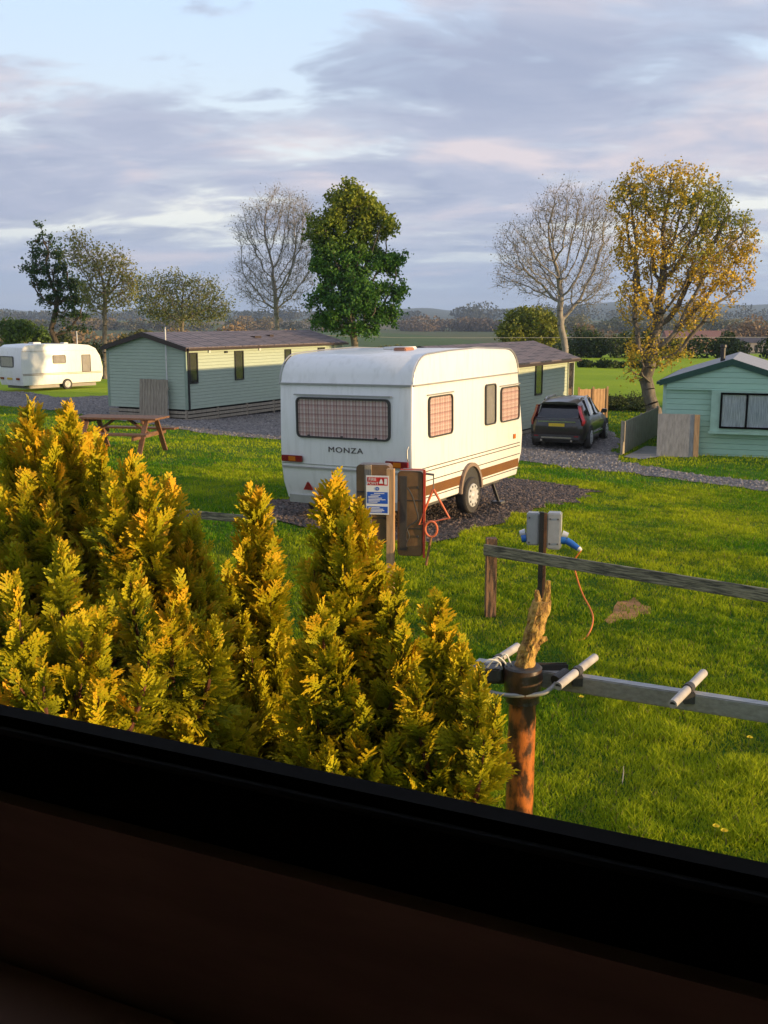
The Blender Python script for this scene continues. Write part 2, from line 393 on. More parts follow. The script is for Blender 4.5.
def np_mesh(name, verts, faces, mats, parent=None, col=None, mat_idx=None, smooth_f=False):
    """verts (n,3); faces: list of int arrays (m,k)"""
    me = bpy.data.meshes.new(name); verts = np.ascontiguousarray(verts, dtype=np.float32)
    faces = [f for f in faces if len(f)]
    me.vertices.add(len(verts)); me.vertices.foreach_set('co', verts.ravel())
    loops = np.concatenate([f.ravel() for f in faces]).astype(np.int32)
    tot = np.concatenate([np.full(len(f), f.shape[1], dtype=np.int32) for f in faces])
    start = np.concatenate([[0], np.cumsum(tot)[:-1]]).astype(np.int32)
    me.loops.add(len(loops)); me.loops.foreach_set('vertex_index', loops)
    me.polygons.add(len(tot)); me.polygons.foreach_set('loop_start', start); me.polygons.foreach_set('loop_total', tot)
    for m in (mats if isinstance(mats, (list, tuple)) else [mats]): me.materials.append(M[m] if isinstance(m, str) else m)
    if mat_idx is not None: me.polygons.foreach_set('material_index', mat_idx)
    if smooth_f: me.polygons.foreach_set('use_smooth', np.ones(len(tot), dtype=bool))
    if col is not None:
        a = me.attributes.new('col', 'FLOAT_COLOR', 'POINT')
        c = np.ones((len(verts), 4), dtype=np.float32); c[:, :3] = col; a.data.foreach_set('color', c.ravel())
    me.update(calc_edges=True); me.validate()
    o = bpy.data.objects.new(name, me); COL.objects.link(o)
    if parent is not None: o.parent = parent
    return o
def text_mesh(txt, size, depth, name, mt, parent, loc, rot, sx=1.0, align='CENTER', spacing=1.0, bold=0.0):
    c = bpy.data.curves.new('lettering', 'FONT'); c.body = txt; c.size = size; c.extrude = depth; c.align_x = align; c.align_y = 'CENTER'
    c.space_character = spacing; c.offset = bold
    o = bpy.data.objects.new('lettering', c); COL.objects.link(o)
    dg = bpy.context.evaluated_depsgraph_get(); dg.update()
    me = bpy.data.meshes.new_from_object(o.evaluated_get(dg)); bpy.data.objects.remove(o)
    me.materials.clear(); me.materials.append(M[mt])
    r = bpy.data.objects.new(name, me); COL.objects.link(r); r.parent = parent; r.location = loc; r.rotation_euler = rot; r.scale = (sx, 1, 1)
    return r

# ------------------------------------------------------------------ ground
def grid_axis(spec):
    out_ = [spec[0][0]]
    for a, b, st in spec:
        n = max(1, int(round((b - a) / st))); out_ += list(np.linspace(a, b, n + 1)[1:])
    return np.array(out_)
xs = grid_axis([(-5200, -1200, 200), (-1200, -300, 50), (-300, -60, 12), (-60, -20, 2), (-20, 22, 0.5), (22, 60, 2), (60, 300, 12), (300, 1200, 50), (1200, 5200, 100)])
ys = grid_axis([(-400, -20, 40), (-20, 0, 4), (0, 64, 0.5), (64, 200, 4), (200, 900, 20), (900, 3000, 70), (3000, 7000, 100)])
X, Y = np.meshgrid(xs, ys); Z = tz(X, Y)
V = np.stack([X.ravel(), Y.ravel(), Z.ravel()], 1)
nx, ny = len(xs), len(ys)
idx = np.arange(nx * ny).reshape(ny, nx)
F = np.stack([idx[:-1, :-1].ravel(), idx[:-1, 1:].ravel(), idx[1:, 1:].ravel(), idx[1:, :-1].ravel()], 1)
def ground_material():
    m, t, b = new_mat('ground_grass')
    g1 = mramp(t, noise(t, 1.2, 8, 0.7), [(0.3, (0.025, 0.085, 0.006)), (0.55, (0.055, 0.150, 0.008)), (0.75, (0.10, 0.19, 0.012))])
    # far fields: patchwork
    tcn = t.nodes.new('ShaderNodeTexCoord'); vo = t.nodes.new('ShaderNodeTexVoronoi'); vo.inputs['Scale'].default_value = 0.0045
    mp = t.nodes.new('ShaderNodeMapping'); mp.inputs['Scale'].default_value = (1, 0.35, 1); mp.inputs['Rotation'].default_value = (0, 0, 0.2)
    t.links.new(tcn.outputs['Object'], mp.inputs[0]); t.links.new(mp.outputs[0], vo.inputs['Vector'])
    sc = t.nodes.new('ShaderNodeSeparateColor'); t.links.new(vo.outputs['Color'], sc.inputs[0])
    patch = mramp(t, sc.outputs[0], [(0.0, (0.10, 0.16, 0.03)), (0.3, (0.09, 0.14, 0.035)), (0.5, (0.16, 0.13, 0.06)), (0.7, (0.06, 0.12, 0.025)), (0.9, (0.20, 0.15, 0.075))])
    nn = noise(t, 0.05, 6)
    mxn = mnode(t, 'ShaderNodeMix', data_type='RGBA', blend_type='MULTIPLY'); mxn.inputs[0].default_value = 0.5
    t.links.new(patch, mxn.inputs[6]); t.links.new(mramp(t, nn, [(0.3, (0.6, 0.6, 0.6)), (0.7, (1.1, 1.1, 1.1))]), mxn.inputs[7])
    sp = t.nodes.new('ShaderNodeSeparateXYZ'); t.links.new(tcn.outputs['Object'], sp.inputs[0])
    mr = t.nodes.new('ShaderNodeMapRange'); mr.inputs['From Min'].default_value = 180; mr.inputs['From Max'].default_value = 260; t.links.new(sp.outputs[1], mr.inputs[0])
    fld = mramp(t, noise(t, 0.12, 5), [(0.35, (0.24, 0.36, 0.012)), (0.65, (0.34, 0.44, 0.015))])
    mr0 = t.nodes.new('ShaderNodeMapRange'); mr0.inputs['From Min'].default_value = 52; mr0.inputs['From Max'].default_value = 56; t.links.new(sp.outputs[1], mr0.inputs[0])
    m0 = mnode(t, 'ShaderNodeMix', data_type='RGBA'); t.links.new(mr0.outputs[0], m0.inputs[0]); t.links.new(g1, m0.inputs[6]); t.links.new(fld, m0.inputs[7])
    m1 = mnode(t, 'ShaderNodeMix', data_type='RGBA'); t.links.new(mr.outputs[0], m1.inputs[0]); t.links.new(m0.outputs[2], m1.inputs[6]); t.links.new(mxn.outputs[2], m1.inputs[7])
    mr2 = t.nodes.new('ShaderNodeMapRange'); mr2.inputs['From Min'].default_value = 2100; mr2.inputs['From Max'].default_value = 2700; t.links.new(sp.outputs[1], mr2.inputs[0])
    wd = mramp(t, noise(t, 0.006, 6), [(0.42, (0.030, 0.045, 0.022)), (0.62, (0.075, 0.095, 0.04))])
    m2 = mnode(t, 'ShaderNodeMix', data_type='RGBA'); t.links.new(mr2.outputs[0], m2.inputs[0]); t.links.new(m1.outputs[2], m2.inputs[6]); t.links.new(wd, m2.inputs[7])
    t.links.new(m2.outputs[2], b.inputs['Base Color']); b.inputs['Roughness'].default_value = 0.95; b.inputs['Specular IOR Level'].default_value = 0.15
    bump(t, b, noise(t, 14, 6, 0.75), 1.0, 0.05)
    return m
M['ground'] = ground_material()
ground = np_mesh('ground', V, [F], 'ground', smooth_f=True); tag(ground, None, None, kind='structure')

def gravel_material(name, c, c2, scale=45):
    m, t, b = new_mat(name)
    tcn = t.nodes.new('ShaderNodeTexCoord'); vo = t.nodes.new('ShaderNodeTexVoronoi'); vo.inputs['Scale'].default_value = scale
    t.links.new(tcn.outputs['Object'], vo.inputs['Vector'])
    sc = t.nodes.new('ShaderNodeSeparateColor'); t.links.new(vo.outputs['Color'], sc.inputs[0])
    st = mramp(t, sc.outputs[0], [(0.0, tuple(x * 0.45 for x in c)), (0.5, c), (0.9, c2), (1.0, tuple(min(1, x * 1.7) for x in c2))])
    mx = mnode(t, 'ShaderNodeMix', data_type='RGBA', blend_type='MULTIPLY'); mx.inputs[0].default_value = 0.8
    t.links.new(st, mx.inputs[6]); t.links.new(mramp(t, noise(t, 0.9, 6), [(0.3, (0.6, 0.6, 0.62)), (0.7, (1.15, 1.1, 1.05))]), mx.inputs[7])
    t.links.new(mx.outputs[2], b.inputs['Base Color'])
    inv = mnode(t, 'ShaderNodeMath', operation='SUBTRACT'); inv.inputs[0].default_value = 1; t.links.new(vo.outputs['Distance'], inv.inputs[1])
    bump(t, b, inv.outputs[0], 1.0, 0.03); b.inputs['Roughness'].default_value = 0.9
    return m
M['gravel_dark'] = gravel_material('gravel_dark', (0.085, 0.076, 0.070), (0.15, 0.12, 0.10), 24)
M['gravel_road'] = gravel_material('gravel_road', (0.165, 0.155, 0.150), (0.25, 0.225, 0.21), 14)
M['soil'] = mat('soil', (0.60, 0.27, 0.08), 0.95, (0.26, 0.12, 0.04), 5, bmp=0.8, bdist=0.03)

def sheet(name, poly, mt, dz, step=0.5, ragged=0.08, clip_noise=True):
    """an area of the ground: a grid clipped to a polygon, following the terrain"""
    poly = np.array(poly, float)
    # densify and roughen the outline
    pts = []
    for i in range(len(poly)):
        a, b = poly[i], poly[(i + 1) % len(poly)]; L = np.linalg.norm(b - a); n = max(1, int(L / 0.35))
        for k in range(n):
            p = a + (b - a) * k / n
            pts.append(p + rng.normal(0, ragged, 2) * (1 if L > 0.5 else 0.3))
    bm = bmesh.new(); vs = [bm.verts.new((p[0], p[1], 0)) for p in pts]; bm.faces.new(vs)
    x0, y0 = poly.min(0); x1, y1 = poly.max(0)
    for k in np.arange(math.floor(x0), x1, step):
        bmesh.ops.bisect_plane(bm, geom=bm.verts[:] + bm.edges[:] + bm.faces[:], plane_co=(k + 0.01, 0, 0), plane_no=(1, 0, 0))
    for k in np.arange(math.floor(y0), y1, step):
        bmesh.ops.bisect_plane(bm, geom=bm.verts[:] + bm.edges[:] + bm.faces[:], plane_co=(0, k + 0.01, 0), plane_no=(0, 1, 0))
    bmesh.ops.triangulate(bm, faces=bm.faces[:])
    for v in bm.verts: v.co.z = float(tz(v.co.x, v.co.y)) + dz
    bmesh.ops.recalc_face_normals(bm, faces=bm.faces)
    me = bpy.data.meshes.new(name); bm.to_mesh(me); bm.free(); me.materials.append(M[mt])
    if len(me.polygons) and me.polygons[0].normal.z < 0: me.flip_normals()
    o = bpy.data.objects.new(name, me); COL.objects.link(o); tag(o, None, None, kind='structure')
    return np.array([(p[0], p[1]) for p in pts])
def gpoly(pix): return [tuple(ground_at(a, b)[:2]) for a, b in pix]
PITCH_POLY = gpoly([(262, 503), (300, 498), (400, 470), (470, 476), (535, 482), (600, 493), (500, 521), (432, 545), (360, 540), (290, 529), (262, 518)])
ROAD_POLY = gpoly([(-60, 402), (60, 412), (140, 424), (200, 433), (277, 440), (360, 449), (470, 458), (530, 463), (600, 472), (690, 482), (830, 500),
                   (830, 488), (768, 484), (700, 476), (650, 468), (618, 461), (617, 436), (600, 428), (560, 424), (520, 424), (440, 412), (330, 405), (277, 402), (200, 398), (105, 396), (60, 398), (0, 391), (-60, 390)])
pitch_out = sheet('gravel_pitch', PITCH_POLY, 'gravel_dark', 0.02, ragged=0.10)
road_out = sheet('gravel_road', ROAD_POLY, 'gravel_road', 0.02, ragged=0.12)
soil_out = sheet('soil_patch', gpoly([(612, 608), (618, 602), (627, 604), (633, 599), (640, 606), (650, 609), (652, 615), (640, 616), (634, 621), (622, 620), (610, 627), (604, 622), (614, 616)]), 'soil', 0.006, ragged=0.05)
path_out = sheet('concrete_path', gpoly([(623, 458), (646, 447), (664, 449), (662, 458), (640, 461)]), 'concrete', 0.035, ragged=0.005)
def inside(P, poly):
    x, y = P[:, 0], P[:, 1]; r = np.zeros(len(P), bool); n = len(poly); j = n - 1
    for i in range(n):
        xi, yi = poly[i]; xj, yj = poly[j]
        c = ((yi > y) != (yj > y)) & (x < (xj - xi) * (y - yi) / (yj - yi + 1e-12) + xi)
        r ^= c; j = i
    return r

# ------------------------------------------------------------------ lawn blades
def vnoise(x, y, s, seed=0):
    r_ = np.random.default_rng(seed); G = r_.random((64, 64))
    u = x * s + 100; v = y * s + 100; i = np.floor(u).astype(int); j = np.floor(v).astype(int)
    fu = smooth(u - i); fv = smooth(v - j)
    g = lambda a, b: G[a % 64, b % 64]
    return (g(i, j) * (1 - fu) + g(i + 1, j) * fu) * (1 - fv) + (g(i, j + 1) * (1 - fu) + g(i + 1, j + 1) * fu) * fv
def lawn(name, n, y0, y1, hscale, wscale, polys, parent=None):
    yy = y0 * (y1 / y0) ** rng.random(n); xx = (rng.random(n) * 2 - 1) * (0.40 * yy + 0.9)
    P = np.stack([xx, yy], 1); keep = np.ones(n, bool)
    for p in polys: keep &= ~inside(P, p)
    sp = inside(P, soil_out); keep &= ~(sp & (rng.random(n) < 0.62))
    bigp = vnoise(xx, yy, 0.9, 7)
    P = P[keep]; xx, yy = P[:, 0], P[:, 1]; n = len(P)
    a = vnoise(xx, yy, 3.3, 1); b = vnoise(xx, yy, 0.9, 2); c = vnoise(xx, yy, 9.0, 3); big = vnoise(xx, yy, 0.35, 4)
    h = (0.018 + 0.065 * a * c + 0.03 * b * a) * (0.6 + 0.8 * rng.random(n)) * hscale
    w = (0.0030 + 0.0016 * rng.random(n)) * wscale * np.maximum(1, yy / 8) ** 0.8
    th = rng.random(n) * 2 * PI; lean = (0.25 + 0.6 * rng.random(n)) * h; la = th + rng.normal(0, 0.9, n) + 1.57
    z = tz(xx, yy) - 0.004
    dx, dy = np.cos(th) * w, np.sin(th) * w
    lx, ly = np.cos(la) * lean, np.sin(la) * lean
    v0 = np.stack([xx - dx, yy - dy, z], 1); v1 = np.stack([xx + dx, yy + dy, z], 1)
    v2 = np.stack([xx - dx * .8 + lx * .35, yy - dy * .8 + ly * .35, z + h * .6], 1); v3 = np.stack([xx + dx * .8 + lx * .35, yy + dy * .8 + ly * .35, z + h * .6], 1)
    v4 = np.stack([xx + lx, yy + ly, z + h], 1)
    V = np.stack([v0, v1, v2, v3, v4], 1).reshape(-1, 3); o = np.arange(n)[:, None] * 5
    Q = o + np.array([[0, 1, 3, 2]]); T = o + np.array([[2, 3, 4]])
    base = np.array([0.075, 0.215, 0.007]); yel = np.array([0.40, 0.46, 0.015]); dry = np.array([0.26, 0.21, 0.08]); dk = np.array([0.028, 0.080, 0.012])
    k = np.clip(1.2 * b + 0.9 * big - 0.55 + 0.5 * rng.normal(0, 1, n) * 0.5, 0, 1)[:, None]
    col = base * (1 - k) + yel * k
    d_ = np.clip((0.45 - a) * 2, 0, 1)[:, None]; col = col * (1 - 0.5 * d_) + dk * 0.5 * d_
    dm = (rng.random(n) < 0.035)[:, None]; col = np.where(dm, dry, col)
    col = np.repeat(col, 5, axis=0)
    return np_mesh(name, V, [Q, T], 'grass', col=col)
lw = lawn('lawn_grass', 560000, 4.2, 24, 1.0, 1.0, [pitch_out, road_out, path_out])
tag(lw, 'short mown green grass blades covering the lawn', 'grass', kind='stuff')
lw2 = lawn('far_lawn_grass', 120000, 22, 52, 1.2, 1.1, [pitch_out, road_out, path_out])
tag(lw2, 'short grass blades on the lawn around the holiday homes', 'grass', kind='stuff')

def stones(name, label, poly, n, size, c1, c2, dz):
    p0, p1 = poly.min(0), poly.max(0); P = p0 + rng.random((n * 4, 2)) * (p1 - p0); P = P[inside(P, poly)]
    w = np.clip(26 / np.maximum(P[:, 1], 1), 0, 1) ** 1.5; P = P[rng.random(len(P)) < w][:n]; n = len(P)
    base = np.array([[1, 0, 0], [-.5, .87, 0], [-.5, -.87, 0], [.5, .4, .7], [-.4, .1, .6]])
    ang = rng.random(n) * 6.28; sz = size * (0.4 + rng.random(n) ** 2 * 1.4); c, s_ = np.cos(ang), np.sin(ang)
    B = base[None] * (0.7 + 0.6 * rng.random((n, 5, 3))) * sz[:, None, None]
    X_ = B[..., 0] * c[:, None] - B[..., 1] * s_[:, None]; Y_ = B[..., 0] * s_[:, None] + B[..., 1] * c[:, None]
    z = tz(P[:, 0], P[:, 1]) + dz
    V = np.stack([X_ + P[:, :1], Y_ + P[:, 1:], B[..., 2] + z[:, None]], 2).reshape(-1, 3); o = np.arange(n)[:, None] * 5
    F = np.concatenate([o + np.array([t]) for t in ((0, 1, 3), (1, 4, 3), (1, 2, 4), (2, 3, 4), (2, 0, 3))])
    k = rng.random(n)[:, None]; col = np.repeat(np.array(c1) * (1 - k) + np.array(c2) * k, 5, axis=0)
    tag(np_mesh(name, V, [F], 'stone', col=col), label, 'gravel', kind='stuff')
M['stone'] = attr_mat('stone', 0.85, 0)
stones('gravel_stones', 'loose dark and reddish stones on the caravan pitch', pitch_out, 26000, 0.024, (0.04, 0.036, 0.034), (0.21, 0.155, 0.125), 0.018)
stones('gravel_stones', 'loose grey stones on the gravel road', road_out, 40000, 0.035, (0.10, 0.095, 0.09), (0.32, 0.29, 0.27), 0.018)

# ------------------------------------------------------------------ trees
def colonize(P, base, crown_z, step, kill, infl, maxit=160, seed=1, lean=None, upb=0.12):
    r_ = np.random.default_rng(seed)
    nodes = [np.array(base, float)]; parent = [-1]
    top = np.array([P[:, 0].mean() if lean is None else lean[0], P[:, 1].mean() if lean is None else lean[1], crown_z])
    n = max(2, int((crown_z - base[2]) / step))
    for k in range(1, n + 1):
        f = k / n; p = base + (top - base) * np.array([f ** 1.3, f ** 1.3, f]) + np.append(r_.normal(0, step * 0.10, 2), 0)
        nodes.append(p); parent.append(len(nodes) - 2)
    N = np.array(nodes); A = P.copy()
    D = np.linalg.norm(A[:, None] - N[None], axis=2); ni = D.argmin(1); nd = D.min(1)
    for it in range(maxit):
        lim = infl if it > 8 else 1e9
        act = nd < lim
        if not act.any(): break
        dirs = A[act] - N[ni[act]]; dirs /= np.linalg.norm(dirs, axis=1)[:, None] + 1e-9
        acc = np.zeros((len(N), 3)); np.add.at(acc, ni[act], dirs)
        g = np.unique(ni[act]); d = acc[g]; d /= np.linalg.norm(d, axis=1)[:, None] + 1e-9
        d += r_.normal(0, 0.16, d.shape); d[:, 2] += upb; d /= np.linalg.norm(d, axis=1)[:, None]
        new = N[g] + d * step
        dd = np.linalg.norm(new[:, None] - N[None, max(0, len(N) - 800):], axis=2).min(1); ok = dd > step * 0.35
        new = new[ok]; g = g[ok]
        if len(new) == 0: break
        s0 = len(N); N = np.vstack([N, new]); parent += list(g)
        Dn = np.linalg.norm(A[:, None] - new[None], axis=2); mi = Dn.argmin(1); md = Dn.min(1)
        up = md < nd; ni = np.where(up, mi + s0, ni); nd = np.where(up, md, nd)
        keep = nd > kill; A = A[keep]; ni = ni[keep]; nd = nd[keep]
        if len(A) == 0: break
    return N, np.array(parent)
def frusta(a, b, ra, rb, k):
    d = b - a; d /= np.linalg.norm(d, axis=1)[:, None] + 1e-9
    ref = np.where(np.abs(d[:, 2:3]) > 0.9, np.array([[1., 0, 0]]), np.array([[0, 0, 1.]]))
    u = np.cross(d, ref); u /= np.linalg.norm(u, axis=1)[:, None]; w = np.cross(d, u)
    t = np.arange(k) * 2 * PI / k; c, s_ = np.cos(t), np.sin(t)
    ringd = u[:, None] * c[None, :, None] + w[:, None] * s_[None, :, None]
    V = np.concatenate([a[:, None] + ringd * ra[:, None, None], b[:, None] + ringd * rb[:, None, None]], 1)
    n = len(a); o = np.arange(n)[:, None] * (2 * k); F = []
    for i in range(k):
        j = (i + 1) % k; F.append(o + np.array([[i, j, k + j, k + i]]))
    return V.reshape(-1, 3), np.concatenate(F, 0)
def make_tree(name, label, cat, base_px, D, ells, nattr, step, leaf=None, bark='bark', trunk_r=0.22, crown_start=0.25, min_r=0.012,
              twigs=0, twig_len=0.45, depth=0.85, group=None, seed=1, kill=None, infl=None, expo=2.3, upb=0.12, lean=None, clumpy=0.01):
    r_ = np.random.default_rng(seed)
    bx = at(base_px[0], base_px[1], D); base = np.array([bx.x, bx.y, float(tz(bx.x, bx.y)) - 0.05])
    root = thing(name, label, cat, tuple(base), 0, group)
    pts = []
    areas = np.array([e[2] * e[3] for e in ells], float); areas /= areas.sum()
    for (cx, cy, rx, ry), w in zip(ells, areas):
        c = at(cx, cy, D); RX = rx / FPX * D; RZ = ry / FPX * D; RY = RX * depth if len(ells) == 1 else max(RX, RZ) * depth
        n = int(nattr * w * 1.4) + 5; q = r_.normal(0, 1, (n, 3)); q /= np.linalg.norm(q, axis=1)[:, None]; q *= r_.random((n, 1)) ** (1 / 2.4)
        off = r_.normal(0, RX * 0.25)
        pts.append(q * np.array([RX, RY, RZ]) + np.array([c.x, c.y + off, c.z]))
    P = np.concatenate(pts) - base; top = P[:, 2].max(); low = P[:, 2].min()
    cz = max(0.6, low + (top - low) * crown_start)
    N, par = colonize(P, np.zeros(3), cz, step, kill or step * 1.3, infl or step * 7, seed=seed, upb=upb, lean=lean)
    n = len(N); cnt = np.zeros(n); kids = np.bincount(par[1:], minlength=n)
    rad = np.zeros(n)
    for i in range(n - 1, -1, -1):
        if rad[i] == 0: rad[i] = min_r ** expo
        if par[i] >= 0: rad[par[i]] += rad[i]
    rad = rad ** (1 / expo); rad = np.minimum(rad * (trunk_r / rad[0] if rad[0] > trunk_r else 1), trunk_r) if rad[0] > trunk_r else rad
    sc_ = trunk_r / rad[0]; rad = np.maximum(rad * np.where(rad > rad[0] * 0.25, sc_, 1 + (sc_ - 1) * (rad / (rad[0] * 0.25))), min_r * 0.8)
    ch = np.arange(1, n); pa = par[1:]
    thick = rad[ch] > 0.05
    Va, Fa = frusta(N[pa][thick], N[ch][thick], np.minimum(rad[pa], rad[ch] * 1.5)[thick], rad[ch][thick], 8)
    Vb, Fb = frusta(N[pa][~thick], N[ch][~thick], np.minimum(rad[pa], rad[ch] * 1.4)[~thick], rad[ch][~thick], 4)
    Vs = [Va, Vb]; Fs = [Fa, Fb + len(Va)]; o = len(Va) + len(Vb)
    # root flare
    k = 10; t = np.arange(k) * 2 * PI / k
    fl = frusta(np.array([[0, 0, -0.25]]), np.array([[0, 0, 0.45]]), np.array([trunk_r * 1.5]), np.array([trunk_r * 1.02]), 10)
    Vs.append(fl[0]); Fs.append(fl[1] + o); o += len(fl[0])
    tips = np.where(rad < 0.035)[0]
    if twigs:
        ti = np.repeat(tips, twigs); a = N[ti]; out_d = a - N[par[ti]]; out_d /= np.linalg.norm(out_d, axis=1)[:, None] + 1e-9
        d = out_d * 0.9 + r_.normal(0, 0.55, a.shape) + np.array([0, 0, 0.25]); d /= np.linalg.norm(d, axis=1)[:, None]
        L = twig_len * (0.4 + r_.random(len(a))); m_ = a + d * L[:, None] * 0.5; d2 = d + r_.normal(0, 0.25, d.shape); e = m_ + d2 * L[:, None] * 0.5
        for p, q, r0, r1 in ((a, m_, min_r * 0.8, min_r * 0.6), (m_, e, min_r * 0.6, min_r * 0.3)):
            v, f = frusta(p, q, np.full(len(p), r0), np.full(len(p), r1), 3); Vs.append(v); Fs.append(f + o); o += len(v)
        tw = np.concatenate([m_, e])
    else: tw = N[tips]
    tr = np_mesh('trunk', np.concatenate(Vs), [np.concatenate(Fs)], bark, parent=root, smooth_f=True)
    if leaf:
        nl, size, spread, colf = leaf
        src = tw if twigs else N[tips]
        wt = r_.random(len(src)) ** clumpy; ii = r_.choice(len(src), nl, p=wt / wt.sum()); c = src[ii] + r_.normal(0, spread, (nl, 3)); c = c[c[:, 2] > 0.3]; nl = len(c)
        a = r_.normal(0, 1, (nl, 3)); a /= np.linalg.norm(a, axis=1)[:, None]; b = np.cross(a, r_.normal(0, 1, (nl, 3))); b /= np.linalg.norm(b, axis=1)[:, None]
        s = size * (0.6 + 0.8 * r_.random(nl))[:, None]
        Vl = np.stack([c - a * s * .5, c + b * s * .35, c + a * s * .5, c - b * s * .35], 1).reshape(-1, 3)
        col = np.repeat(colf(c, r_), 4, axis=0)
        np_mesh('crown', Vl, [np.arange(nl * 4).reshape(-1, 4)], 'leaf', parent=root, col=col)
    return root
def clump_noise(c, s, seed=0):
    return 0.5 * vnoise(c[:, 0] + c[:, 1] * 0.6, c[:, 2], s, seed) + 0.5 * vnoise(c[:, 1], c[:, 2] + c[:, 0] * 0.5, s, seed + 5)
def lerp(a, b, k): return np.array(a)[None] * (1 - k[:, None]) + np.array(b)[None] * k[:, None]
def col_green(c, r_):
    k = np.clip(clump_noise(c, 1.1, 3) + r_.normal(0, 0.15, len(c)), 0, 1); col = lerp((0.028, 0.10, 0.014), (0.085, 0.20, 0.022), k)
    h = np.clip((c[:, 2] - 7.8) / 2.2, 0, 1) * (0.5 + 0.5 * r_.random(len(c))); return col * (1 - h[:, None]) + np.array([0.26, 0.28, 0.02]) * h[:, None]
def col_oak(c, r_):
    k = clump_noise(c, 0.55, 8) + r_.normal(0, 0.06, len(c)) + 0.17 - 0.015 * (c[:, 0])
    k = np.clip((k - 0.40) * 5, 0, 1); return lerp((0.24, 0.26, 0.035), (0.62, 0.42, 0.035), k) * (0.7 + 0.6 * r_.random((len(c), 1)))
def col_flat(a, b):
    def f(c, r_): return lerp(a, b, np.clip(clump_noise(c, 1.0, 4) + r_.normal(0, 0.2, len(c)), 0, 1))
    return f
make_tree('conifer_tree', 'dark drooping evergreen conifer, leftmost tree standing behind the white touring caravan', 'tree', (68, 335), 75,
          [(42, 229, 5, 6), (44, 241, 11, 4), (48, 254, 18, 5), (48, 269, 24, 5), (56, 284, 30, 5), (64, 299, 27, 5), (70, 314, 19, 5), (74, 326, 10, 5)],
          900, 0.32, leaf=(8000, 0.16, 0.09, col_flat((0.018, 0.05, 0.016), (0.05, 0.10, 0.03))), bark='bark_dark', trunk_r=0.2, crown_start=0.0, seed=3, upb=-0.22, twigs=3, twig_len=0.45, lean=(-1.2, 0))
make_tree('young_tree', 'slim two-stemmed olive tree with upright thin branches beside the dark conifer', 'tree', (103, 335), 72,
          [(76, 252, 8, 20), (92, 268, 14, 24), (112, 272, 16, 20), (126, 285, 10, 22), (104, 298, 26, 16)],
          800, 0.3, leaf=(5200, 0.15, 0.2, col_flat((0.13, 0.15, 0.04), (0.28, 0.26, 0.08))), bark='bark', trunk_r=0.16, crown_start=0.25, seed=5, twigs=2, twig_len=0.6, upb=0.3)
make_tree('bushy_tree', 'low spreading grey-green tree behind the left sage holiday home', 'tree', (180, 332), 85,
          [(150, 297, 16, 20), (172, 290, 20, 16), (200, 298, 22, 20), (216, 310, 14, 14), (178, 312, 42, 12)],
          1000, 0.34, leaf=(10000, 0.15, 0.2, col_flat((0.09, 0.12, 0.04), (0.20, 0.21, 0.07))), bark='bark', trunk_r=0.15, crown_start=0.1, seed=7, twigs=2, twig_len=0.6)
make_tree('bare_tree', 'pale leafless tree between the bushy tree and the dense green tree', 'tree', (286, 335), 66,
          [(258, 232, 24, 26), (280, 210, 26, 22), (300, 235, 16, 34), (254, 275, 22, 26), (294, 270, 24, 34), (270, 290, 34, 20)],
          2300, 0.28, leaf=(4500, 0.08, 0.15, col_flat((0.10, 0.10, 0.06), (0.22, 0.19, 0.11))), bark='bark_pale', trunk_r=0.14, crown_start=-0.25, seed=9, twigs=4, twig_len=0.7, min_r=0.0085, upb=0.25, group='leafless trees behind the homes')
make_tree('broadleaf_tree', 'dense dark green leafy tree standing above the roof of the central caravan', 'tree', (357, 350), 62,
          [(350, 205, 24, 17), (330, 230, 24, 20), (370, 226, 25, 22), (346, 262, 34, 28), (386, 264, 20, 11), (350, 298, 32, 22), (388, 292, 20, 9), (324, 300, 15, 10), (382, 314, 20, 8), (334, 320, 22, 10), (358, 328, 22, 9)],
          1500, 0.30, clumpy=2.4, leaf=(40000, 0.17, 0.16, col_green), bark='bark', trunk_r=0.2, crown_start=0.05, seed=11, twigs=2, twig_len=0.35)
make_tree('bare_tree', 'wide leafless tree left of the orange oak, behind the brown roofed home', 'tree', (570, 352), 60,
          [(524, 252, 30, 28), (560, 222, 32, 34), (594, 225, 22, 34), (598, 262, 18, 30), (512, 278, 20, 14), (548, 275, 34, 26), (586, 290, 26, 20)],
          2600, 0.26, leaf=(5000, 0.08, 0.16, col_flat((0.10, 0.10, 0.05), (0.24, 0.19, 0.10))), bark='bark_pale', trunk_r=0.19, crown_start=-0.05, seed=13, twigs=4, twig_len=0.6, min_r=0.008, upb=0.2, group='leafless trees behind the homes')
make_tree('oak_tree', 'large oak with orange and yellow-green leaves beside the mint green home', 'tree', (654, 412), 47,
          [(640, 200, 30, 28), (676, 196, 34, 30), (708, 215, 26, 32), (736, 240, 20, 28), (648, 248, 36, 36), (696, 262, 38, 32), (732, 284, 18, 18), (640, 300, 24, 26), (690, 310, 28, 20), (642, 352, 16, 22), (672, 350, 18, 20), (640, 375, 16, 12)],
          2000, 0.27, clumpy=2.5, leaf=(22000, 0.115, 0.12, col_oak), bark='bark', trunk_r=0.30, crown_start=0.0, seed=17, lean=(-0.3, 0.3), upb=-0.02, twigs=2, twig_len=0.4, min_r=0.010)
make_tree('round_tree', 'round yellow-green bushy tree behind the brown tiled roof', 'tree', (530, 345), 112,
          [(530, 326, 26, 14), (514, 334, 16, 10), (546, 334, 16, 10)],
          700, 0.4, leaf=(18000, 0.26, 0.25, col_flat((0.10, 0.14, 0.015), (0.26, 0.26, 0.03))), bark='bark', trunk_r=0.2, crown_start=0.1, seed=19, twigs=2)
